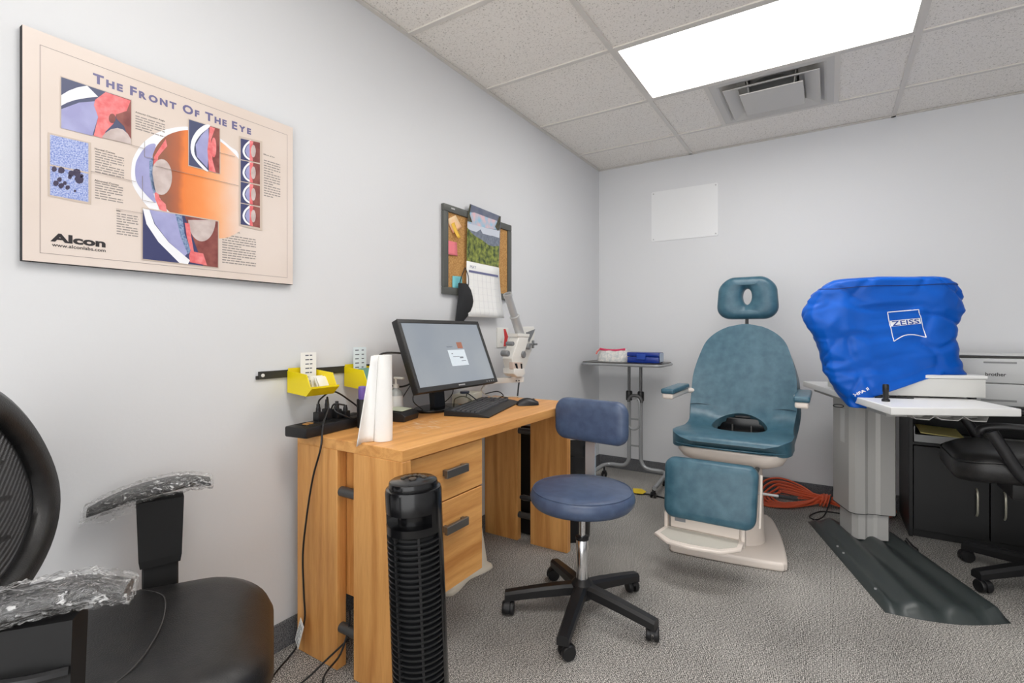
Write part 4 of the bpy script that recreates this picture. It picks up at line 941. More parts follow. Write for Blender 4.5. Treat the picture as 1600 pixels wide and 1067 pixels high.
def seat_back():
    bm = bmesh.new(); NX, NT = 44, 66; G = {}
    for j in range(NT + 1):
        l = LE * j / NT; p = prof_at(l); h = half_w(l)
        for i in range(NX + 1):
            s = -1 + 2 * i / NX
            G[i, j] = bm.verts.new((h * s, l, 0))
    inside = lambda v: (v.co.x / SLX) ** 2 + ((v.co.y - LSC) / LSH) ** 2 < 1
    for j in range(NT):
        for i in range(NX):
            q_ = [G[i, j], G[i + 1, j], G[i + 1, j + 1], G[i, j + 1]]
            if all(inside(v) for v in q_): continue
            bm.faces.new(q_)
    bmesh.ops.delete(bm, geom=[v for v in bm.verts if not v.link_faces], context='VERTS')
    for v in bm.verts:
        if inside(v):                                # pull the rim of the slot onto its oval
            a = math.atan2((v.co.y - LSC) / LSH, v.co.x / SLX); v.co.x = SLX * math.cos(a); v.co.y = LSC + LSH * math.sin(a)
    for v in bm.verts:
        x, l = v.co.x, v.co.y; p = prof_at(l)
        wing = .025 * (abs(x) / .29) ** 3 * max(0, min(1, (l - .35) / .2)) * max(0, 1 - (l - .35) / .75)
        tuck = .018 * math.exp(-(((x / SLX) ** 2 + ((l - LSC) / LSH) ** 2) ** .5 - 1) ** 2 * 14)
        v.co = Vector((XC + x, p.y - wing * 1.2 + tuck * .5, p.z + wing - tuck * .5))
    bmesh.ops.recalc_face_normals(bm, faces=bm.faces); bm.normal_update()
    c = sum((f.normal for f in bm.faces), Vector())
    if c.y > 0: bmesh.ops.reverse_faces(bm, faces=bm.faces)
    return bm
bm = seat_back()
me = bpy.data.meshes.new('seat_back'); bm.to_mesh(me); bm.free(); me.shade_smooth(); me.materials.append(M_TEAL)
me.transform(world_of(ex).inverted())
o = bpy.data.objects.new('seat_and_back', me); COL.objects.link(o); o.parent = ex
k = o.modifiers.new('solid', 'SOLIDIFY'); k.thickness = .074; k.offset = -1; k.use_even_offset = False
k = o.modifiers.new('bev', 'BEVEL'); k.width = .034; k.segments = 5; k.limit_method = 'ANGLE'; k.angle_limit = math.radians(50)
MB().tube([(XC + OW * .985 * math.sin((-1 + k_ / 12) * PI / 2) * .93, -1.2235 + .105 * (1 - math.cos((-1 + k_ / 12) * PI / 2)) * .55, .522) for k_ in range(25)], .003, 6).build('piping', M_TEAL, ex)
def yb(z): return next((a.y + (b.y - a.y) * (z - a.z) / max(1e-6, b.z - a.z) for a, b in zip(prof[40:], prof[41:]) if a.z <= z <= b.z), -.6)
for s in (-1, 1):                                    # seams where the bend begins
    MB().tube(spline([(XC + s * (SLX + .012), yb(.665) - .002, .665), (XC + s * .20, yb(.672) - .008, .672), (XC + s * .25, yb(.672) - .022, .675), (XC + s * .283, yb(.665) - .032, .672)], 5), .0022, 6).build('seam', mat('teal_dark', (26, 54, 68), .5), ex)
# backrest rear shell and mechanism box seen through the slot
MB().prism([(XC + a, b) for a, b in rrect(-.20, .20, .72, 1.05, .06, 6)], 0, 1, lambda a, b, h: (a, yb(b) + .078 + .03 * h, b)).build('back_shell', M_CREAM, ex)
mc = MB().box((XC - .16, -.66, .40), (XC + .16, -.52, .60), .01, 2).build('mechanism_box', M_BLACKG, ex)
MB().box((XC - .055, -.675, .50), (XC + .055, -.660, .507)).box((XC - .055, -.675, .50), (XC - .048, -.660, .56)).box((XC + .048, -.675, .50), (XC + .055, -.660, .56)).build('bracket', M_DGREY, mc, smooth=0)
MB().box((XC - .13, -.95, .42), (XC + .13, -.70, .455), .01, 2).build('seat_carriage', M_BLACK, ex)
# headrest with a finger slot, on a post
def headrest():
    out = rrect(-.172, .172, 1.196, 1.462, .085, 8)
    out = [(XC + .003 + a * (1 - .06 * (1.33 - b) / .13 * -1 if b < 1.33 else 1 - .16 * ((b - 1.33) / .13) ** 2), b) for a, b in out]
    hole = [(XC + .003 + .028 * math.cos(2 * PI * k / len(out) + .0), 1.338 + .052 * math.sin(2 * PI * k / len(out) + .0)) for k in range(len(out))]
    # start angles agree: rrect starts at the right side going counter-clockwise
    yh = -.47; L = []
    ins = [(0, .5, .030), (0, 0, .018), (.0, 0, -.005), (.008, 0, -.024), (.03, 0, -.037), (.07, 0, -.043)]
    loops = [[(a, yh + .035, b) for a, b in [(p[0] * .93 + XC * .07, p[1] * .93 + 1.33 * .07) for p in out]]]
    c = (XC + .003, 1.33)
    for i_, h in ((0, .020), (0, -.004), (.008, -.024), (.028, -.036), (.06, -.041)):
        l = []
        for (a, b) in out:
            dd = math.hypot(a - c[0], b - c[1]); f_ = (dd - i_) / dd; l.append((c[0] + (a - c[0]) * f_, yh + h, c[1] + (b - c[1]) * f_))
        loops.append(l)
    for m_, h in ((1.7, -.034), (1.2, -.022), (1.0, -.005), (.95, .035)):
        loops.append([(XC + .003 + (a - XC - .003) * m_, yh + h, 1.338 + (b - 1.338) * m_) for a, b in hole])
    mb = MB(); mb.loft(loops, cap=False); n = len(out)
    m0 = len(loops) - 1; mb.f += [(k, m0 * n + k, m0 * n + (k + 1) % n, (k + 1) % n) for k in range(n)]
    return mb
headrest().build('headrest', M_TEAL, ex, smooth=70)
MB().tube([(XC, -.455, 1.06), (XC, -.452, 1.26)], .010, 10).build('headrest_post', M_DGREY, ex)
# armrests
for s, yaw_ in ((-1, 0.0), (1, 0.0)):
    x = XC + s * .325
    ar = MB().box((x - .036, -1.10, .768), (x + .036, -.72, .797), .011, 3).build('armrest_pad', M_TEAL, ex)
    MB().box((x - .030, -1.095, .738), (x + .030, -.70, .769), .012, 3).build('armrest_shell', M_CREAM, ex)
    MB().tube([(x, -.74, .75), (x - s * .05, -.66, .75), (x - s * .10, -.62, .75)], .016, 10).build('armrest_bracket', M_CREAM, ex)
# leg rest pad and foot tray
def yl(z): return -1.512 + (z - .235) * .20
out = [(XC - .03 + a, b) for a, b in rrect(-.210, .205, .236, .505, .045, 8)]
out = [(XC - .03 + (a - XC + .03) * (1 - .045 * (.505 - b) / .27), b) for a, b in out]
L = pad_loops(out, [(.05, .052), (.012, .050), (0, .038), (0, .012), (.006, -.004), (.022, -.012), (.06, -.015)], lambda a, b, h: (a, yl(b) + h, b))
MB().loft(L).build('leg_rest', M_TEAL, ex, smooth=60)
MB().box((XC - .17, -1.46, .28), (XC + .11, -1.425, .46), .006, 2).build('leg_rest_plate', M_CREAM, ex)
for s in (-.15, .17): MB().tube([(XC + s * .8, -1.44, .40), (XC + s * .8, -1.15, .43)], .011, 10).build('leg_rest_arm', M_DGREY, ex)
MB().tube([(XC + .182, -1.425, .47), (XC + .178, -1.455, .24)], .006, 10).build('side_post', M_CREAM, ex)
tray = MB().prism([(-.185, 0), (.165, 0), (.165, -.10), (.095, -.175), (-.03, -.195), (-.13, -.185), (-.205, -.115)], 0, .014, lambda a, b, h: (XC - .045 + a, -1.478 + b, .166 + h), bev=.005).build('foot_tray', M_CREAM, ex)
MB().prism([(-.165, -.012), (.145, -.012), (.145, -.09), (.085, -.150), (-.03, -.168), (-.12, -.160), (-.180, -.105)], 0, .001, lambda a, b, h: (XC - .045 + a, -1.478 + b, .1802 + h)).build('tray_mat', mat('tray_grey', (198, 194, 184), .6), tray, smooth=0)
MB().box((XC - .205, -1.482, .180), (XC + .100, -1.468, .246), .003, 1).build('tray_back', M_CREAM, ex)
MB().box((XC - .185, -1.4835, .212), (XC - .135, -1.4822, .228)).build('name_plate', mat('plate_grey', (140, 142, 146), .4), ex, smooth=0)
for x in (XC - .225, XC + .115): MB().box((x - .008, -1.490, .150), (x + .008, -1.455, .250), .004, 2).build('tray_hinge', M_CREAM, ex)
# side release lever with a black grip
MB().tube([(XC + .12, -1.30, .352), (XC + .24, -1.24, .335)], .006, 8).build('lever_rod', M_STEEL, ex)
MB().tube([(XC + .235, -1.243, .336), (XC + .31, -1.205, .325)], .010, 10).build('lever_grip', M_BLACK, ex)

# ------------------------------------------------------------------ rolling overbed table in the corner
ot = thing('rolling_table', 'grey tubular rolling tray table in the room corner', 'rolling table', (.36, -.27, 0))
TZ = .885; M_TUBE = mat('tube_silver', (170, 172, 174), .35, metal=.5)
pts = rrect(.025, .632, -.42, -.10, .045, 6)
MB().prism(pts, TZ - .004, TZ + .006, bev=.001).build('table_top', mat('top_dark', (60, 58, 54), .3), ot, smooth=0)
MB().tube([(a, b, TZ - .010) for a, b in pts], .0105, 8, closed=True).build('rim_tube', M_TUBE, ot)
for s, px in ((-1, .346), (1, .436)):
    MB().tube(spline([(px + s * -.0, -.25, .55), (px, -.25, .84), (px, -.25, .868), (px - s * .0, -.235, .876)], 4), .011, 10).build('inner_post', mat('post_dark', (112, 112, 112), .3, metal=.7), ot)
    for k in range(5): MB().lathe([(.004, -.012), (.004, -.0105)], (px, -.25, .62 + .045 * k), 8, M=Matrix.Rotation(PI / 2, 4, 'X')).build('adjust_hole', M_BLACKM, ot)
    foot = [(px, -.25, .62), (px, -.25, .22), (px + s * .004, -.25, .15), (px + s * .03, -.25, .110), (px + s * .07, -.25, .098)]
    foot += [(px + s * .13, -.245, .095), (px + s * .165, -.25, .092), (px + s * .195, -.30, .088), (px + s * .200, -.42, .080), (px + s * .205, -.60, .072)]
    MB().tube(spline(foot, 5), .0145, 10).build('leg', M_TUBE, ot)
    MB().lathe([(.022, .60), (.024, .605), (.024, .665), (.019, .672)], (px, -.25, 0), 14).build('clamp', M_BLACK, ot)
    for yy in (-.275, -.575):
        c = MB().lathe([(.008, .040), (.008, .072)], (px + s * .19, yy, 0), 8).box((px + s * .19 - .012, yy - .018, .022), (px + s * .19 + .012, yy + .018, .046), .003, 1).build('caster', M_BLACK, ot)
        for e in (-.013, .013): MB().lathe([(.018, -.004), (.018, .004)], (px + s * .19 + e, yy, .0185), 14, axis='x').build('wheel', M_BLACK, c)
cen = Vector((.391, -.275, .50))
MB().tube([cen + Vector((.042 * math.cos(a), 0, .058 + .045 * math.sin(a) + .03)) if math.sin(a) > 0 else cen + Vector((.042 * math.cos(a), 0, -.07 + .045 * math.sin(a))) for a in [2 * PI * k / 32 for k in range(32)]], .007, 8, closed=True).build('handle_loop', M_TUBE, ot)
cen2 = Vector((.405, -.29, .60)); MB().tube([cen2 + Vector((.050 * math.cos(a), 0, .045 * math.sin(a))) for a in [PI * (-.05 + 1.1 * k / 14) for k in range(15)]], .011, 10).build('grip', mat('grip_grey', (88, 88, 88), .5), ot)
for z in (.26, .46): MB().box((.346, -.254, z - .006), (.436, -.248, z + .006)).build('cross_brace', M_TUBE, ot, smooth=0)
MB().lathe([(.017, -.012), (.017, .010)], (.391, -.262, .625), 14, axis='y').build('lock_knob', M_STEEL, ot)

# zip pouch and pencil case
zp = thing('zip_pouch', 'white patterned zip pouch with pink zipper on the tray table', 'pouch', (.22, -.27, TZ + .006))
L = []
for j in range(9):
    t = j / 8; z = TZ + .007 + .095 * t; hw = .125 * (1 - .18 * t ** 2); hd = .052 * math.cos(t * PI / 2 * .93) + .003
    L.append([(.228 + hw * (abs(math.cos(a)) ** .6) * math.copysign(1, math.cos(a)), -.27 + hd * math.sin(a), z + .006 * math.sin(6 * a + 3 * t) * t * .5) for a in [2 * PI * k / 32 for k in range(32)]])
MB().loft(L).build('pouch_body', mat('pouch_cloth', (232, 228, 222), .8, rgb2=(196, 200, 200), vscale=60), zp, smooth=60)
ZPK = mat('zip_pink', (216, 62, 100), .6)
MB().tube([(.125 + .20 * k / 12, -.282 - .004 * math.sin(k), TZ + .100 - .010 * math.sin(k / 12 * PI)) for k in range(13)], .009, 8).build('zipper', ZPK, zp)
MB().tube([(.125, -.285, TZ + .098), (.108, -.295, TZ + .08), (.10, -.30, TZ + .06)], .006, 6).build('zip_tab', mat('zip_tab', (226, 120, 110), .6), zp)
bx = thing('pencil_case', 'dark blue translucent plastic box beside the zip pouch', 'box', (.485, -.30, TZ + .006))
M_PB = mat('blue_plastic', (20, 52, 142), .22)
MB().box((.368, -.355, TZ + .007), (.600, -.245, TZ + .050), .006, 2).build('case_bottom', M_PB, bx)
MB().box((.366, -.357, TZ + .052), (.602, -.243, TZ + .083), .006, 2).build('case_lid', M_PB, bx)
MB().box((.440, -.362, TZ + .030), (.505, -.357, TZ + .070), .002, 1).build('clasp', mat('clasp_blue', (36, 74, 168), .3), bx)
MB().box((.602, -.345, TZ + .014), (.607, -.255, TZ + .078), .002, 1).build('end_panel', mat('clear_pale', (168, 186, 210), .25), bx)

# ------------------------------------------------------------------ waste bins
M_BAG = mat('bin_bag', (18, 18, 20), .25)
def wastebin(x, y, label, bag, r=.115, h=.56):
    t = thing('waste_bin', label, 'waste bin', (x, y, 0), 0, 'black waste bins by the desk')
    MB().lathe([(r * .82, 0), (r * .84, .004), (r, h), (r - .004, h), (r * .82, .012)], (x, y, 0), 32).build('bin_wall', M_BLACK, t)
    if bag:
        L = []
        for j in range(7):
            z = h + .012 - .13 * j / 6; rr = r + .006 + .004 * (j % 2)
            L.append([(x + (rr + .003 * math.sin(9 * a + j * 2)) * math.cos(a), y + (rr + .003 * math.sin(7 * a + j)) * math.sin(a), z + .006 * math.sin(5 * a + j)) for a in [2 * PI * k / 40 for k in range(40)]])
        MB().loft(L, cap=False).build('bin_bag', M_BAG, t, smooth=60)
        MB().tube([(x + (r + .008) * math.cos(2 * PI * k / 40), y + (r + .008) * math.sin(2 * PI * k / 40), h - .012 + .01 * math.sin(2 * PI * k / 40)) for k in range(40)], .004, 6, closed=True).build('rim_band', M_STEEL, t)
    return t
wastebin(.415, -1.43, 'round black waste bin with a bag behind the far desk panel', True, .135, .575)
t = thing('waste_box', 'tall square black bin seen between the far desk panels', 'waste bin', (.15, -1.47, 0))
MB().loft([[(.15 + sx * w, -1.45 + sy * w, z) for sx, sy in ((-1, -1), (1, -1), (1, 1), (-1, 1))] for w, z in ((.10, 0.001), (.115, .60))], cap=True).build('bin_wall', M_BLACK, t, smooth=0)
MB().box((.03, -1.57, .60), (.27, -1.33, .63), .008, 2).build('bin_lid', M_STEEL, t)

# ------------------------------------------------------------------ floor items
o = MB().tube(spline([on_z(995, 771, .006), on_z(1012, 772, .006), on_z(1030, 776, .006), on_z(1048, 781, .006), on_z(1075, 790, .006)], 6), .0055, 8).build('floor_cable', M_BLACK); tag(o, 'black cable on the carpet running under the exam chair', 'cable'); rebase(o, on_z(1012, 772, 0))
P = [on_z(u, v, .012) for u, v in ((989, 763), (1003, 764), (1010, 768.5), (1004, 771.5), (990, 770))]
o = MB().prism([(p.x, p.y) for p in P], .0115, .014).build('yellow_tag', mat('tag_yellow', (240, 206, 40), .5), smooth=0); tag(o, 'yellow cable tag on the carpet behind the round stool', 'tag'); rebase(o, (P[0].x, P[0].y, .0115))
# orange extension cord, coiled and tied in the middle
oc = thing('extension_cord', 'orange extension cord coiled on the carpet by the back wall', 'extension cord', (1.5, -.16, 0))
M_OR = mat('cord_orange', (222, 98, 62), .4)
pts = []; N = 10
for k in range(N):
    f = k / (N - 1); lx = .12 * ((k * 7) % N) / N; w = .035 + .115 * ((k * 3) % N) / N; zz = .008 + .012 * ((k * 5) % N) / N * 3; up = .02 + .075 * ((k * 3) % N) / N
    jy = lambda: -.15 + random.uniform(-.025, .025)
    # left loop, pinch at the tie, right loop
    pts += [(1.60, jy(), .02 + random.uniform(0, .05)), (1.47, -.15 + w * .55, zz + up * .7), (1.35, -.17 + w * .9, zz + up), (1.24 + lx, -.18 + w * .6, zz + up * .8), (1.195 + lx, -.20, zz), (1.25 + lx, -.21 - w * 1.0, .008), (1.40, -.21 - w * .95, .008 + zz * .3), (1.52, -.17 - w * .4, zz + .008),
            (1.60, jy(), .02 + random.uniform(0, .05)), (1.72, -.14 - w * .4, zz + .01), (1.84 + lx * .5, -.15 - w * .8, zz), (1.93 + lx * .3, -.15, zz + .01), (1.85 + lx * .5, -.13 + w * .5, zz + up * .5), (1.72, -.14 + w * .4, zz + .02)]
pts = [(x, min(y, -.02), max(z, .007)) for x, y, z in pts]
MB().tube(spline(pts, 7), .0058, 8).build('cord_loops', M_OR, oc)
for k in range(3):
    x = 1.585 + .018 * k; MB().tube([(x + .012 * math.sin(a), -.15 + .050 * math.cos(a), .040 + .036 * math.sin(a)) for a in [2 * PI * q_ / 20 for q_ in range(20)]], .0052, 7, closed=True).build('tie_wrap', M_OR, oc)
o = MB().tube(spline([on_z(1338, 668, .9).lerp(on_y(1325, 705, -.03), 1), on_y(1312, 738, -.03), on_y(1301, 765, -.03), on_z(1296, 785, .075), on_z(1288, 805, .006), on_z(1275, 812, .006), on_z(1265, 806, .006), on_z(1285, 799, .006), on_z(1325, 804, .006)], 6), .004, 7).build('table_cable', M_BLACK); tag(o, 'thin black cable down the back wall and over the orange cord', 'cable'); rebase(o, on_z(1275, 812, 0))

# ------------------------------------------------------------------ instrument table
W2 = Vector((.9507, .3100, 0)); N2 = Vector((.3100, -.9507, 0)); P2 = Vector((2.0, -.90, 0))
def tp(s, d, z): return P2 + W2 * s - N2 * d + Vector((0, 0, z))      # s along the front, d behind the front plane
it = thing('instrument_table', 'white topped motorised instrument table on a grey fluted column', 'table', (1.80, -.72, 0))
M_TW = mat('table_white', (238, 238, 236), .35)
top = [(1.484, -.243), (1.839, -1.345), (2.278, -1.117), (2.045, -.40), (1.95, -.10)]
MB().prism(top, .771, .803, bev=.005).build('table_top', M_TW, it)
inn = [(1.545, -.27), (1.835, -1.20), (2.16, -1.05), (1.95, -.38)]
MB().prism(inn, .745, .7705).build('under_frame', M_GREYMET, it, smooth=0)
# zigzag cable tray below the front edge
A_, B_ = Vector((1.915, -1.285, 0)), Vector((2.175, -1.150, 0)); zz = [(0, 0.0), (.04, -.012), (.22, -.016), (.30, .0), (.38, -.014), (.60, -.018), (.68, 0), (.78, -.018), (.97, -.020), (1.0, 0)]
L = [[A_.lerp(B_, t) + Vector((0, 0, .768 + z)) - N2 * o_ * -1 + Vector((0, 0, h_)) for o_, h_ in ((0, 0), (-.06, 0), (-.06, -.003), (0, -.003))] for t, z in zz]
MB().loft(L).build('cable_tray', M_GREYMET, it, smooth=0)
# fluted column
def colpoly(hw, d0, d1):
    """plan of the column in (s,d) about its own centre"""
    P = [(-hw, d1), (-hw, d0 + .030), (-hw + .018, d0)]
    P += [(-hw * .42, d0), (-hw * .26, d0 + .010), (hw * .06, d0 + .010), (hw * .22, d0), (hw - .018, d0), (hw, d0 + .030), (hw, d1)]
    return P
c0 = Vector((1.818, -.712, 0)); WC = Vector((math.cos(math.radians(21)), math.sin(math.radians(21)), 0)); NC = Vector((WC.y, -WC.x, 0))
fnc = lambda a, b, h: c0 + WC * a - NC * b + Vector((0, 0, h))
MB().prism(colpoly(.110, -.020, .20), .168, .745, fnc).build('column_sleeve', M_GREYMET, it, smooth=0)
MB().prism(colpoly(.088, .0, .17), .030, .170, fnc).build('column_inner', mat('column_light', (190, 189, 186), .42, metal=.08), it, smooth=0)
MB().prism(colpoly(.113, -.023, .203), .166, .1685, fnc).build('sleeve_edge', M_BLACKM, it, smooth=0)
MB().box((-.1105, .06, .52), (-.110, .11, .70), M=Matrix.Translation(c0) @ Matrix.Rotation(math.radians(21), 4, 'Z')).build('rating_plate', mat('plate_silver', (196, 196, 194), .5), it, smooth=0)
# corrugated foot plate
M_FOOT = mat('foot_green_grey', (54, 61, 61), .36, bump=.1, bscale=300)
def foot():
    mb = MB(); NS, NT = 48, 26; Ql, Qr = [Vector((1.518, -.509, 0)), Vector((1.811, -1.451, 0))], [Vector((1.860, -.40, 0)), Vector((2.212, -1.285, 0))]
    V = []
    for j in range(NT + 1):
        t = j / NT
        for i in range(NS + 1):
            s = i / NS; p = Ql[0].lerp(Ql[1], t).lerp(Qr[0].lerp(Qr[1], t), s)
            p += (Ql[1] - Ql[0]).normalized() * (.045 * math.sin(PI * s) * t ** 2)
            es = min(s / .07, (1 - s) / .05, 1); et = min((1 - t) / .035, t / .03, 1)
            z = .034 + .011 * math.cos(2 * PI * (s * 3.2 + .1)) * min(1, es)
            p.z = .001 + z * min(es, 1) * min(et, 1) if min(es, et) < 1 else .001 + z
            V.append(p)
    mb.add(V, [(j * (NS + 1) + i, j * (NS + 1) + i + 1, (j + 1) * (NS + 1) + i + 1, (j + 1) * (NS + 1) + i) for j in range(NT) for i in range(NS)])
    b0 = len(mb.v); bd = [i for i in range(NS + 1)] + [(j + 1) * (NS + 1) - 1 for j in range(1, NT + 1)] + [NT * (NS + 1) + i for i in range(NS - 1, -1, -1)] + [j * (NS + 1) for j in range(NT - 1, 0, -1)]
    mb.v += [Vector((mb.v[i].x, mb.v[i].y, 0)) for i in bd]; n = len(bd)
    mb.f += [(bd[k], bd[(k + 1) % n], b0 + (k + 1) % n, b0 + k) for k in range(n)] + [tuple(b0 + k for k in range(n))]
    return mb
foot().build('foot_plate', M_FOOT, it, smooth=50)
for t, s in ((.86, .045), (.42, .04), (.5, .045)):
    p = Vector((1.518, -.509, .03)).lerp(Vector((1.811, -1.451, .03)), t) + W2 * .02; MB().lathe([(.005, -.004), (.005, .002)], p, 8).build('bolt', M_STEEL, it)
o = MB().tube([on_z(1310, 634, .74) + Vector((.022 * math.cos(a), .012 * math.sin(a), .006 * math.sin(a))) for a in [2 * PI * k / 20 for k in range(20)]], .0025, 6, closed=True).build('hanging_loop', M_BLACK, it)
o = MB().tube(spline([(1.965, -.59, .03), (1.99, -.62, .006), (2.005, -.66, .006), (1.985, -.70, .006), (1.955, -.66, .04)], 6), .004, 6).build('floor_lead', M_BLACK); tag(o, 'black lead curled on the carpet beside the instrument table foot', 'cable'); rebase(o, (2.0, -.66, 0))

# platform of the covered instrument
ib = thing('white_platform', 'white instrument base slab on the table under the blue cover', 'platform', tp(0, .15, .803))
def tbox(s0, s1, d0, d1, z0, z1, bev=.003): return MB().prism([(s0, d0), (s1, d0), (s1, d1), (s0, d1)], z0, z1, lambda a, b, h: tp(a, b, h), bev=bev)
tbox(-.285, .238, -.005, .36, .812, .896).build('base_body', mat('base_grey', (222, 222, 218), .4), ib)
tbox(-.290, .243, -.010, .365, .897, .914, .005).build('base_lid', M_TW, ib)
for s in (-.25, -.12, .20): tbox(s - .012, s + .012, .01, .04, .803, .812, .001).build('rubber_foot', M_BLACK, ib)
kn = MB().lathe([(.016, .803), (.016, .812), (.011, .815), (.011, .845), (.0125, .847), (.0125, .876), (.010, .880)], on_z(1384, 627, .803).xy.to_3d(), 18).build('chin_knob', M_BLACK, ib)
MB().tube([tp(-.22, -.05, .806), tp(-.06, -.04, .806)], .003, 6).build('track_rod', M_BLACKM, ib)

# blue cover
M_COVER = mat('blue_nylon', (0, 86, 188), .42, rgb2=(0, 94, 202), vscale=6, bump=.12, bscale=120, spec=.3)
cv = thing('dust_cover', 'bright blue nylon dust cover draped over an instrument, printed with a logo', 'cover', tp(-.1, .15, .803))
ZL = [(.913, -.412, .204), (.945, -.414, .180), (1.0, -.424, .152), (1.05, -.442, .150), (1.094, -.464, .150), (1.14, -.488, .157), (1.18, -.497, .168), (1.22, -.498, .184), (1.26, -.488, .186), (1.30, -.465, .172), (1.335, -.435, .150), (1.36, -.405, .122)]
def interp(z, k):
    for a, b in zip(ZL, ZL[1:]):
        if z <= b[0]: t = max(0, (z - a[0]) / (b[0] - a[0])); t = t * t * (3 - 2 * t); return a[k] + (b[k] - a[k]) * t
    return ZL[-1][k]
def cover():
    NA, NZ = 180, 70; L = []
    for j in range(NZ + 1):
        t = j / NZ
        l = []
        for i in range(NA):
            a = 2 * PI * i / NA; c, s_ = math.cos(a), math.sin(a)
            cs = abs(c) ** .42 * math.copysign(1, c); sn = abs(s_) ** .42 * math.copysign(1, s_)
            # lower hem height varies round the loop: long at front-left, on the slab at the right and rear
            s_n = -.425 + (.315 + .315 * cs); hemf = min(.913, max(.750, .750 + (s_n + .325) * 1.25) if s_n < -.28 else .806 + (s_n + .28) * .31); back = max(0, min(1, (sn + .75) / 1.5)); hem = hemf + (max(hemf, .880) - hemf) * back
            z = hem + (1.36 - hem) * t
            sl, sr = interp(z, 1), interp(z, 2)
            if z < .913: sl = -.412 + (.913 - z) * .60
            D = .30 + .05 * min(1, max(0, (z - 1.0) / .2)); s = (sl + sr) / 2 + (sr - sl) / 2 * cs; d = D / 2 + D / 2 * sn
            if sn < 0: d += (.045 * max(0, min(1, (s + .08) / .18)) * max(0, min(1, (1.0 - z) / .08)) - .035) * -sn
            if cs < 0: s += -cs * .30 * max(0, d)
            p = tp(s, d, z); q_ = Vector((s * 7, d * 7, z * 7))
            f1 = noise.noise(q_ * .9 + Vector((3, 1, 7))); f2 = 1 - abs(noise.noise(Vector((s * 6 + z * 3, d * 5, z * 5 - s * 4)) * 1.3)) * 2
            f3 = 1 - abs(noise.noise(Vector((s * 5 - z * 6, d * 6 + 5, z * 9)))) * 2
            low = max(0, min(1, (1.0 - z) / .1))
            f4 = noise.noise(Vector((s * 16 + z * 8, d * 14, z * 11 - s * 9))); f5 = 1 - abs(noise.noise(Vector((s * 11 + z * 14, d * 9, z * 4 + 2)))) * 2.2
            cr = max(0, 1 - abs(noise.noise(Vector((s * 4.5 + z * 5, d * 5 + 3, z * 3.2 - s * 2)))) * 7) + .8 * max(0, 1 - abs(noise.noise(Vector((s * 6 - z * 3, d * 5 - 3, z * 6.5 + 9)))) * 8)
            amp = -.010 * cr + .003 * f4 + .003 * f5 + .012 * f1 + .009 * f2 * (.4 + .8 * max(0, -cs)) + .007 * f3 * (.5 + .9 * low)
            nrm = (W2 * (cs ** 3) - N2 * (sn ** 3) * 1)
            if nrm.length > 1e-4: nrm.normalize()
            l.append(p + nrm * amp + Vector((0, 0, .006 * f1 * t)))
        L.append(l)
    cx_ = sum((p for p in L[-1]), Vector()) / NA
    for k, (f_, dz) in enumerate(((.93, .010), (.80, .017), (.55, .018), (.25, .014), (.04, .012))):
        l = []
        for p in L[NZ]:
            q_ = cx_ + (p - cx_) * f_; q_.z = p.z + dz + .010 * noise.noise(q_ * 9) * (1 - f_) + (.012 * (q_ - cx_).dot(W2) / .25) * 0
            l.append(q_)
        L.append(l)
    return MB().loft(L, cap=False)
cmb = cover(); bvh = BVHTree.FromPolygons([tuple(p) for p in cmb.v], cmb.f)
seam_src = [cmb.v[66 * 180 + i].copy() for i in range(92, 178)]
cvo = cmb.build('cover_cloth', M_COVER, cv, smooth=0); cvo.data.shade_smooth(); k_ = cvo.modifiers.new('solid', 'SOLIDIFY'); k_.thickness = .0015; k_.offset = -1
MB().tube([p + (N2 * .0005) for p in seam_src], .0022, 5).build('seam', mat('blue_dark', (8, 48, 112), .6), cv)
M_PW = mat('print_white', (236, 240, 246), .5)
def stick(s, z, off=.0015):
    o_ = tp(s, -.3, z); h = bvh.ray_cast(o_, -N2); return (h[0] if h[0] else tp(s, 0, z)) + N2 * off
Q = [(-.161, 1.207), (-.038, 1.218), (-.009, 1.089), (-.142, 1.070)]                     # logo corners tl tr br bl
def lg(x, y):
    """logo plane: x 0..1, y 0(top)..1"""
    a = Vector((Q[0][0], Q[0][1])).lerp(Vector((Q[1][0], Q[1][1])), x); b = Vector((Q[3][0], Q[3][1])).lerp(Vector((Q[2][0], Q[2][1])), x); return a.lerp(b, y)
def lstrip(pts, w, nm):
    mb = MB(); V = []
    for i, (x, y) in enumerate(pts):
        a = pts[max(0, i - 1)]; b = pts[min(len(pts) - 1, i + 1)]; t = Vector((b[0] - a[0], b[1] - a[1])).normalized(); n_ = Vector((-t.y, t.x))
        for sg in (-1, 1): p = lg(x + n_.x * w * sg, y + n_.y * w * sg); V.append(stick(p.x, p.y, .0022))
    mb.add(V, [(2 * i, 2 * i + 1, 2 * i + 3, 2 * i + 2) for i in range(len(pts) - 1)]); mb.build(nm, M_PW, cv, smooth=0)
n = 12
lstrip([(k / n, 0) for k in range(n + 1)], .014, 'logo_frame'); lstrip([(0, k / n) for k in range(n + 1)], .014, 'logo_frame'); lstrip([(1, k / n) for k in range(n + 1)], .014, 'logo_frame')
lstrip([(k / n, 1 - .16 * math.sin(PI * k / n)) for k in range(n + 1)], .014, 'logo_frame')
V = [];  
for j in range(5):
    for i in range(n + 1): p = lg(.03 + .94 * i / n, .30 + .20 * j / 4); V.append(stick(p.x, p.y, .0016))
MB().add(V, [(j * (n + 1) + i, j * (n + 1) + i + 1, (j + 1) * (n + 1) + i + 1, (j + 1) * (n + 1) + i) for j in range(4) for i in range(n)]).build('logo_band', M_PW, cv, smooth=0)
t = text_mb('ZEISS', 1., lambda x, y: (x, y, 0), offset=.015); w = max(v.x for v in t.v); h = max(v.y for v in t.v); V = []
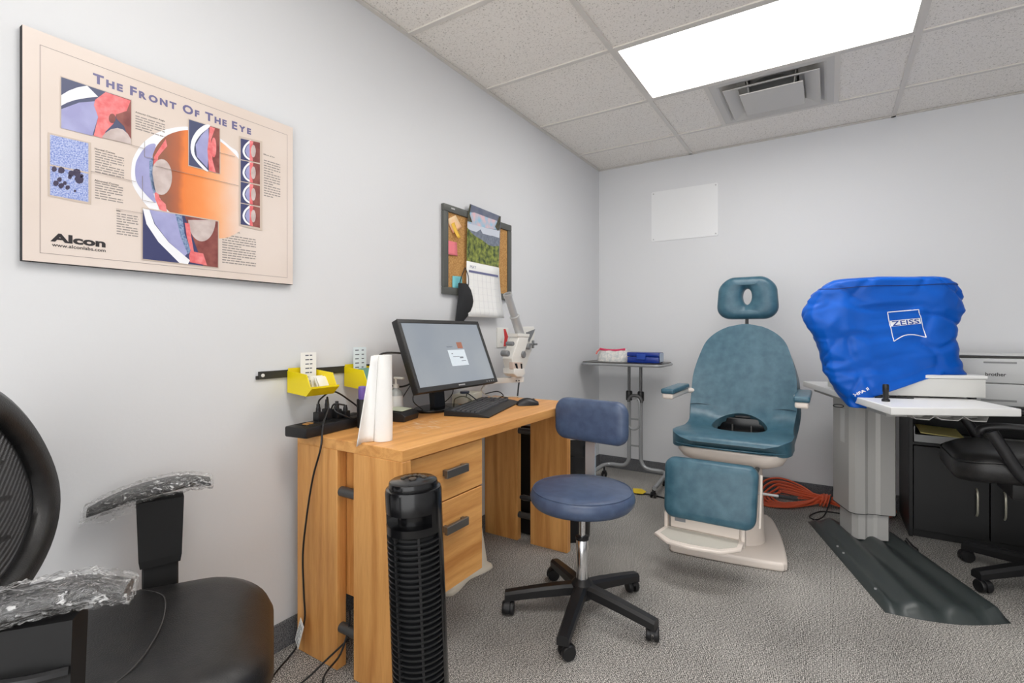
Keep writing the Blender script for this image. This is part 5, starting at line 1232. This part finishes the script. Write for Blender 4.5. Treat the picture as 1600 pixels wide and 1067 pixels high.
for v in t.v: p = lg(.07 + .86 * v.x / w, .485 - .165 * v.y / h); V.append(stick(p.x, p.y, .0030))
t.v = V; t.build('logo_lettering', mat('logo_blue', (8, 60, 150), .5), cv, smooth=0)
t = text_mb('HFA II', 1., lambda x, y: (x, y, 0), offset=.03); w = max(v.x for v in t.v); h = max(v.y for v in t.v); a, b = Vector((-.300, .806)), Vector((-.243, .843)); dr = (b - a); nr = Vector((-dr.y, dr.x)).normalized(); V = []
for v in t.v: p = a + dr * (v.x / w) + nr * (.013 * v.y / h); V.append(stick(p.x, p.y, .0022))
t.v = V; t.build('model_lettering', M_PW, cv, smooth=0)

# ------------------------------------------------------------------ black cabinet and printer
cb = thing('black_cabinet', 'low black cabinet with two doors under the printer', 'cabinet', (2.44, -.24, 0))
M_CAB = mat('cabinet_black', (22, 22, 23), .45)
CX0, CX1, CY0, CY1, CZ = 1.992, 2.880, -.450, -.012, .735
for a, b, nm in (((CX0, CY0, 0), (CX0 + .018, CY1, CZ - .02), 'side_panel'), ((CX1 - .018, CY0, 0), (CX1, CY1, CZ - .02), 'side_panel'), ((CX0 - .004, CY0 - .008, CZ - .02), (CX1 + .004, CY1, CZ), 'top_panel'), ((CX0 + .018, CY0 + .01, .500), (CX1 - .018, CY1, .516), 'shelf'), ((CX0 + .018, CY0 + .01, .035), (CX1 - .018, CY1, .052), 'bottom_panel'), ((CX0 + .018, CY1 - .008, .052), (CX1 - .018, CY1, CZ - .02), 'back_panel'), ((CX0 + .018, CY0 + .02, .0), (CX1 - .018, CY0 + .035, .035), 'plinth')):
    MB().box(a, b, .0012, 1).build(nm, M_CAB, cb, smooth=0)
M_HND = mat('handle_brass', (206, 202, 184), .35, metal=.6)
for k in range(2):
    x0, x1 = (CX0 + .020, 2.316) if k == 0 else (2.320, CX1 - .020)
    d = MB().box((x0, CY0 - .006, .045), (x1, CY0 + .010, .498), .0015, 1).build('door', M_CAB, cb, smooth=0)
    hx = 2.267 if k == 0 else 2.372
    MB().tube(spline([(hx, CY0 - .006, .165), (hx, CY0 - .026, .185), (hx, CY0 - .030, .235), (hx, CY0 - .026, .285), (hx, CY0 - .006, .305)], 5), 0.005, 8).build('handle', M_HND, d)
tr_ = thing('paper_tray', 'grey paper tray inside the open shelf of the black cabinet', 'tray', (2.17, -.3, .517))
M_TRAY = mat('tray_plastic', (176, 178, 178), .5)
MB().box((2.016, -.438, .517), (2.330, -.12, .521)).build('tray_floor', M_TRAY, tr_, smooth=0)
for a, b in (((2.016, -.438, .521), (2.330, -.434, .556)), ((2.016, -.434, .521), (2.020, -.12, .60)), ((2.326, -.434, .521), (2.330, -.12, .575))): MB().box(a, b).build('tray_wall', M_TRAY, tr_, smooth=0)
o = MB().box((-.08, -.11, 0), (.10, .11, .004), M=Matrix.Rotation(.07, 4, 'Y') @ Matrix.Rotation(.06, 4, 'X')).build('yellow_folder', mat('folder_yellow', (240, 226, 150), .7), smooth=0); o.location = (2.125, -.320, .566); tag(o, 'pale yellow folder lying in the grey paper tray', 'folder')
o = MB().box((2.36, -.42, .517), (2.60, -.15, .530)).build('paper_stack', M_PAPER, smooth=0); tag(o, 'stack of paper in the cabinet shelf right of the tray', 'paper'); rebase(o, (2.48, -.28, .517))
pr = thing('printer', 'white office printer on top of the black cabinet', 'printer', (2.42, -.23, CZ))
M_PR = mat('printer_white', (214, 215, 214), .45)
MB().box((2.19, -.42, CZ + .001), (2.66, -.05, .848), .006, 2).build('paper_drawer', M_PR, pr)
MB().box((2.19, -.42, .851), (2.66, -.05, .978), .006, 2).build('printer_body', M_PR, pr)
MB().box((2.195, -.415, .980), (2.655, -.055, .990), .002, 1).build('scanner_gap', mat('gap_dark', (70, 68, 66), .5), pr, smooth=0)
MB().box((2.19, -.42, .991), (2.66, -.05, .996), .002, 1).build('scanner_lid', M_PR, pr)
MB().box((2.300, -.4215, .953), (2.425, -.4195, .962)).build('output_slot', mat('slot_grey', (150, 151, 150), .5), pr, smooth=0)
MB().box((2.290, -.4215, .758), (2.425, -.4195, .768)).build('drawer_grip', MATS['slot_grey'], pr, smooth=0)
t = text_mb('brother', 1., lambda x, y: (x, y, 0), offset=.02); w = max(v.x for v in t.v); t.v = [Vector((2.306 + v.x / w * .080, -.4212, .888 + v.y / w * .080)) for v in t.v]; t.build('maker_lettering', PHEAD, pr, smooth=0)
MB().box((2.176, -.36, CZ + .002), (2.188, -.20, 1.02), .003, 1).build('rear_guide', mat('guide_grey', (150, 146, 142), .5), pr)

# ------------------------------------------------------------------ office chairs
def star_base(parent, R_, ang0, cr=.027, hz=.10, m=None):
    m = m or M_BLACK
    for k in range(5):
        a = math.radians(ang0 + 72 * k); Ms = Matrix.Rotation(a, 4, 'Z'); L = []
        for t in range(6):
            u = t / 5; x = .02 + (R_ - .02) * u; w = .030 - .006 * u; zt = hz + .035 - .045 * u; h_ = .045 - .010 * u
            L.append([Ms @ Vector((x, y_, z_)) for y_, z_ in ((-w, zt - h_), (w, zt - h_), (w, zt - .012), (w * .6, zt), (-w * .6, zt), (-w, zt - .012))])
        MB().loft(L).build('leg', m, parent, local=True, smooth=30)
        caster(parent, (R_ - .02) * math.cos(a), (R_ - .02) * math.sin(a), a + random.uniform(.8, 2.4), cr)
    MB().lathe([(.045, hz - .02), (.045, hz + .04), (.032, hz + .05), (.028, hz + .12), (.020, hz + .12), (.020, .40)], n=24).build('gas_column', m, parent, local=True)

# black leather chair at the right edge, facing the instrument table
rc = thing('leather_chair', 'black leather office chair with loop arms by the cabinet at right', 'office chair', (2.42, -.87, 0), math.radians(90))
star_base(rc, .31, 50, .028)                          # local +y = chair front (world -x)
out = rrect(-.245, .245, -.24, .34, .12, 8)
L = pad_loops(out, [(.06, .485), (.015, .490), (0, .515), (0, .555), (.012, .585), (.05, .602), (.12, .606)], lambda a, b, h: (a, b, h - .018 * max(0, b - .20) / .14))
MB().loft(L).build('seat', M_LEATHER, rc, local=True, smooth=60)
MB().tube([(a * .985, b * .985 + .004, .575 - .018 * max(0, b - .20) / .14) for a, b in out], .004, 6, closed=True).build('piping', M_LEATHER, rc, local=True)
MB().box((-.12, -.14, .40), (.12, .14, .487), .01, 2).build('seat_mechanism', M_BLACK, rc, local=True)
out = rrect(-.25, .25, .62, 1.16, .12, 8)
L = pad_loops(out, [(.06, .03), (.01, .03), (0, .015), (0, -.02), (.015, -.045), (.06, -.06), (.12, -.065)], lambda a, b, h: (a, -.26 - h - .12 * (b - .6), b))
MB().loft(L).build('backrest', M_LEATHER, rc, local=True, smooth=60)
for s in (-1, 1):
    x = s * .262
    pl_ = spline([(x, .275, .688), (x, .262, .716), (x, .20, .728), (x, .08, .726), (x, -.06, .722), (x, -.12, .700)], 5)
    L = []
    for i, p in enumerate(pl_):
        tt = (pl_[min(i + 1, len(pl_) - 1)] - pl_[max(i - 1, 0)]).normalized(); nn = Vector((1, 0, 0)).cross(tt).normalized(); e = min(1, .55 + .45 * min(i, len(pl_) - 1 - i) / 3)
        L.append([p + Vector((1, 0, 0)) * (.030 * e * math.cos(a)) + nn * (.014 * e * math.sin(a)) for a in [2 * PI * k / 14 for k in range(14)]])
    MB().loft(L).build('arm_pad', M_BLACK, rc, local=True, smooth=60)
    pl_ = spline([(x, .235, .705), (x, .200, .640), (x, .150, .545), (x * .98, .085, .475), (x * .9, .02, .445), (x * .9, -.06, .47), (x, -.10, .58), (x, -.10, .70)], 5); L = []
    for i, p in enumerate(pl_):
        tt = (pl_[min(i + 1, len(pl_) - 1)] - pl_[max(i - 1, 0)]).normalized(); nn = Vector((1, 0, 0)).cross(tt).normalized()
        L.append([p + Vector((1, 0, 0)) * (.016 * math.cos(a)) + nn * (.022 * math.sin(a)) for a in [2 * PI * k / 12 for k in range(12)]])
    MB().loft(L).build('arm_loop', M_BLACK, rc, local=True, smooth=60)

# mesh back chair in the left foreground
M_MESH = meshfabric(); M_WRAP = wrapmat()
PHI = math.radians(-32)                               # local +y turns towards +x
lc = thing('mesh_chair', 'black mesh back office chair with plastic wrapped arms in the left foreground', 'office chair', (.333, -3.492, 0), PHI)
star_base(lc, .29, 20, .028)
out = rrect(-.262, .262, -.16, .325, .16, 10)
L = pad_loops(out, [(.08, .370), (.02, .375), (0, .395), (0, .428), (.012, .450), (.045, .463), (.09, .468), (.14, .467)], lambda a, b, h: (a, b, h - .030 * max(0, b - .14) ** 2 / .034))
seatl = MB().loft(L).build('seat', M_LEATHER, lc, local=True, smooth=60)
MB().tube(spline([(-.225, .02, .461), (-.15, .08, .4695), (-.05, .10, .470), (.05, .10, .470), (.15, .08, .4695), (.225, .02, .461)], 6), .0016, 5).build('seat_seam', mat('seam_grey', (64, 62, 62), .5), seatl, local=True)
MB().box((-.13, -.10, .31), (.13, .16, .374), .01, 2).build('seat_mechanism', M_BLACK, lc, local=True)
# backrest: leather ring with mesh inside
def bk(a, z, off=0): return Vector((a, -.165 - .16 * (z - .60) + .35 * a * a + off, z))
def oval(k): return [(k * .262 * math.copysign(abs(math.cos(t)) ** .95, math.cos(t)) * (1 - .06 * math.sin(t)), .765 + (.255 if math.sin(t) > 0 else .20) * k * math.copysign(abs(math.sin(t)) ** 1.05, math.sin(t))) for t in [2 * PI * j / 56 for j in range(56)]]
o1, o2 = oval(1.0), oval(.74)
L = []
for f_, off in ((0, 0), (.04, .016), (.3, .026), (.7, .024), (.96, .012), (1, 0), (.8, -.014), (.2, -.014), (0, 0)):
    L.append([bk(p[0] + (q_[0] - p[0]) * f_, p[1] + (q_[1] - p[1]) * f_, off) for p, q_ in zip(o1, o2)])
MB().loft(L, cap=False).build('back_frame', M_LEATHER, lc, local=True, smooth=60)
mesh = MB(); V = [bk(0, .765, -.012)]; rings = [.2, .4, .6, .72, .80]
for r in rings: V += [bk(a, z, -.012 * (1 - r)) for a, z in oval(r)]
F = [(0, 1 + j, 1 + (j + 1) % 56) for j in range(56)] + [(1 + i * 56 + j, 1 + (i + 1) * 56 + j, 1 + (i + 1) * 56 + (j + 1) % 56, 1 + i * 56 + (j + 1) % 56) for i in range(len(rings) - 1) for j in range(56)]
mesh.add(V, F).build('mesh_panel', M_MESH, lc, local=True, smooth=60)
# ribbed cushion filler behind the net
for z, w in ((.66, .15), (.74, .18), (.82, .18), (.90, .14)):
    MB().tube([bk(-w + 2 * w * k / 8, z + .02 * math.sin(PI * k / 8), -.035) for k in range(9)], .006, 6).build('back_stay', M_BLACK, lc, local=True)
MB().tube(spline([(0, -.10, .34), (0, -.24, .37), (0, -.275, .46), (0, -.275, .60), (0, -.265, .76)], 6), .022, 10).build('back_spine', M_BLACK, lc, local=True)
for s, yo, sw_ in ((-1, .050, math.radians(11)), (1, -.005, math.radians(-4))):
    x = s * .300
    Ma = Matrix.Translation((x, yo, 0)) @ Matrix.Rotation(sw_, 4, 'Z')
    MB().box((-.020, -.040, .33), (.020, .040, .50), .004, 1, M=Ma).build('arm_post', M_BLACKM, lc, local=True)
    MB().box((min(0, x), yo - .030, .335), (max(0, x), yo + .030, .352), .002, 1).build('arm_bracket', M_BLACKM, lc, local=True)
    MB().loft([[(a * w, b * d, z) for a, b in ((-1, -1), (1, -1), (1, 1), (-1, 1))] for w, d, z in ((.026, .044, .495), (.028, .047, .515), (.030, .052, .668))]).xf(Ma).build('arm_sleeve', M_BLACKM, lc, local=True, smooth=0)
    def armloops(g, nt=16, na=24):
        L = []
        for t in range(nt + 1):
            u = t / nt; y = -.150 + .265 * u; z = .684 + .018 * math.sin(u * PI * .62) - .026 * (1 - u) ** 3 - .010 * max(0, u - .8) / .2
            e = math.sin(PI * (.08 + .84 * u)) ** .4; w = .042 * e + g; h_ = .017 * e + g; l = []
            for k in range(na):
                a = 2 * PI * k / na; p = Vector((w * math.copysign(abs(math.cos(a)) ** .7, math.cos(a)), y + g * (2 * u - 1), z + h_ * math.sin(a)))
                if g:                                 # creased film
                    n1 = noise.noise(Vector((x * 9 + 3 * math.cos(a), y * 45, math.sin(a) * 3))); n2 = abs(noise.noise(Vector((y * 60 + 3 * math.sin(a) + x, 4 * math.cos(a), 2))))
                    p += Vector((math.cos(a), 0, math.sin(a))) * (.0035 * n1 + .005 * max(0, 1 - n2 * 5))
                l.append(Ma @ p)
            L.append(l)
        return L
    pad = MB().loft(armloops(0)).build('arm_pad', M_BLACK, lc, local=True, smooth=60)
    MB().loft(armloops(.0060, 72, 44)).build('plastic_wrap', M_WRAP, pad, local=True, smooth=60)
    V = []                                            # loose tail of film
    for i in range(9):
        for j in range(4): V.append(Ma @ Vector((.05 * (j / 3 - .5), -.165 + .12 * i / 8, .672 - .010 * j - .006 * math.sin(i * 1.3 + j) - .012 * (1 - i / 8))))
    MB().add(V, [(i * 4 + j, i * 4 + j + 1, i * 4 + j + 5, i * 4 + j + 4) for i in range(8) for j in range(3)]).build('film_tail', M_WRAP, pad, local=True)
MB().tube(spline([(.332, -.06, .590), (.342, -.045, .598), (.345, .0, .596), (.336, .04, .592)], 5), .008, 8).build('arm_button', M_BLACK, lc, local=True)
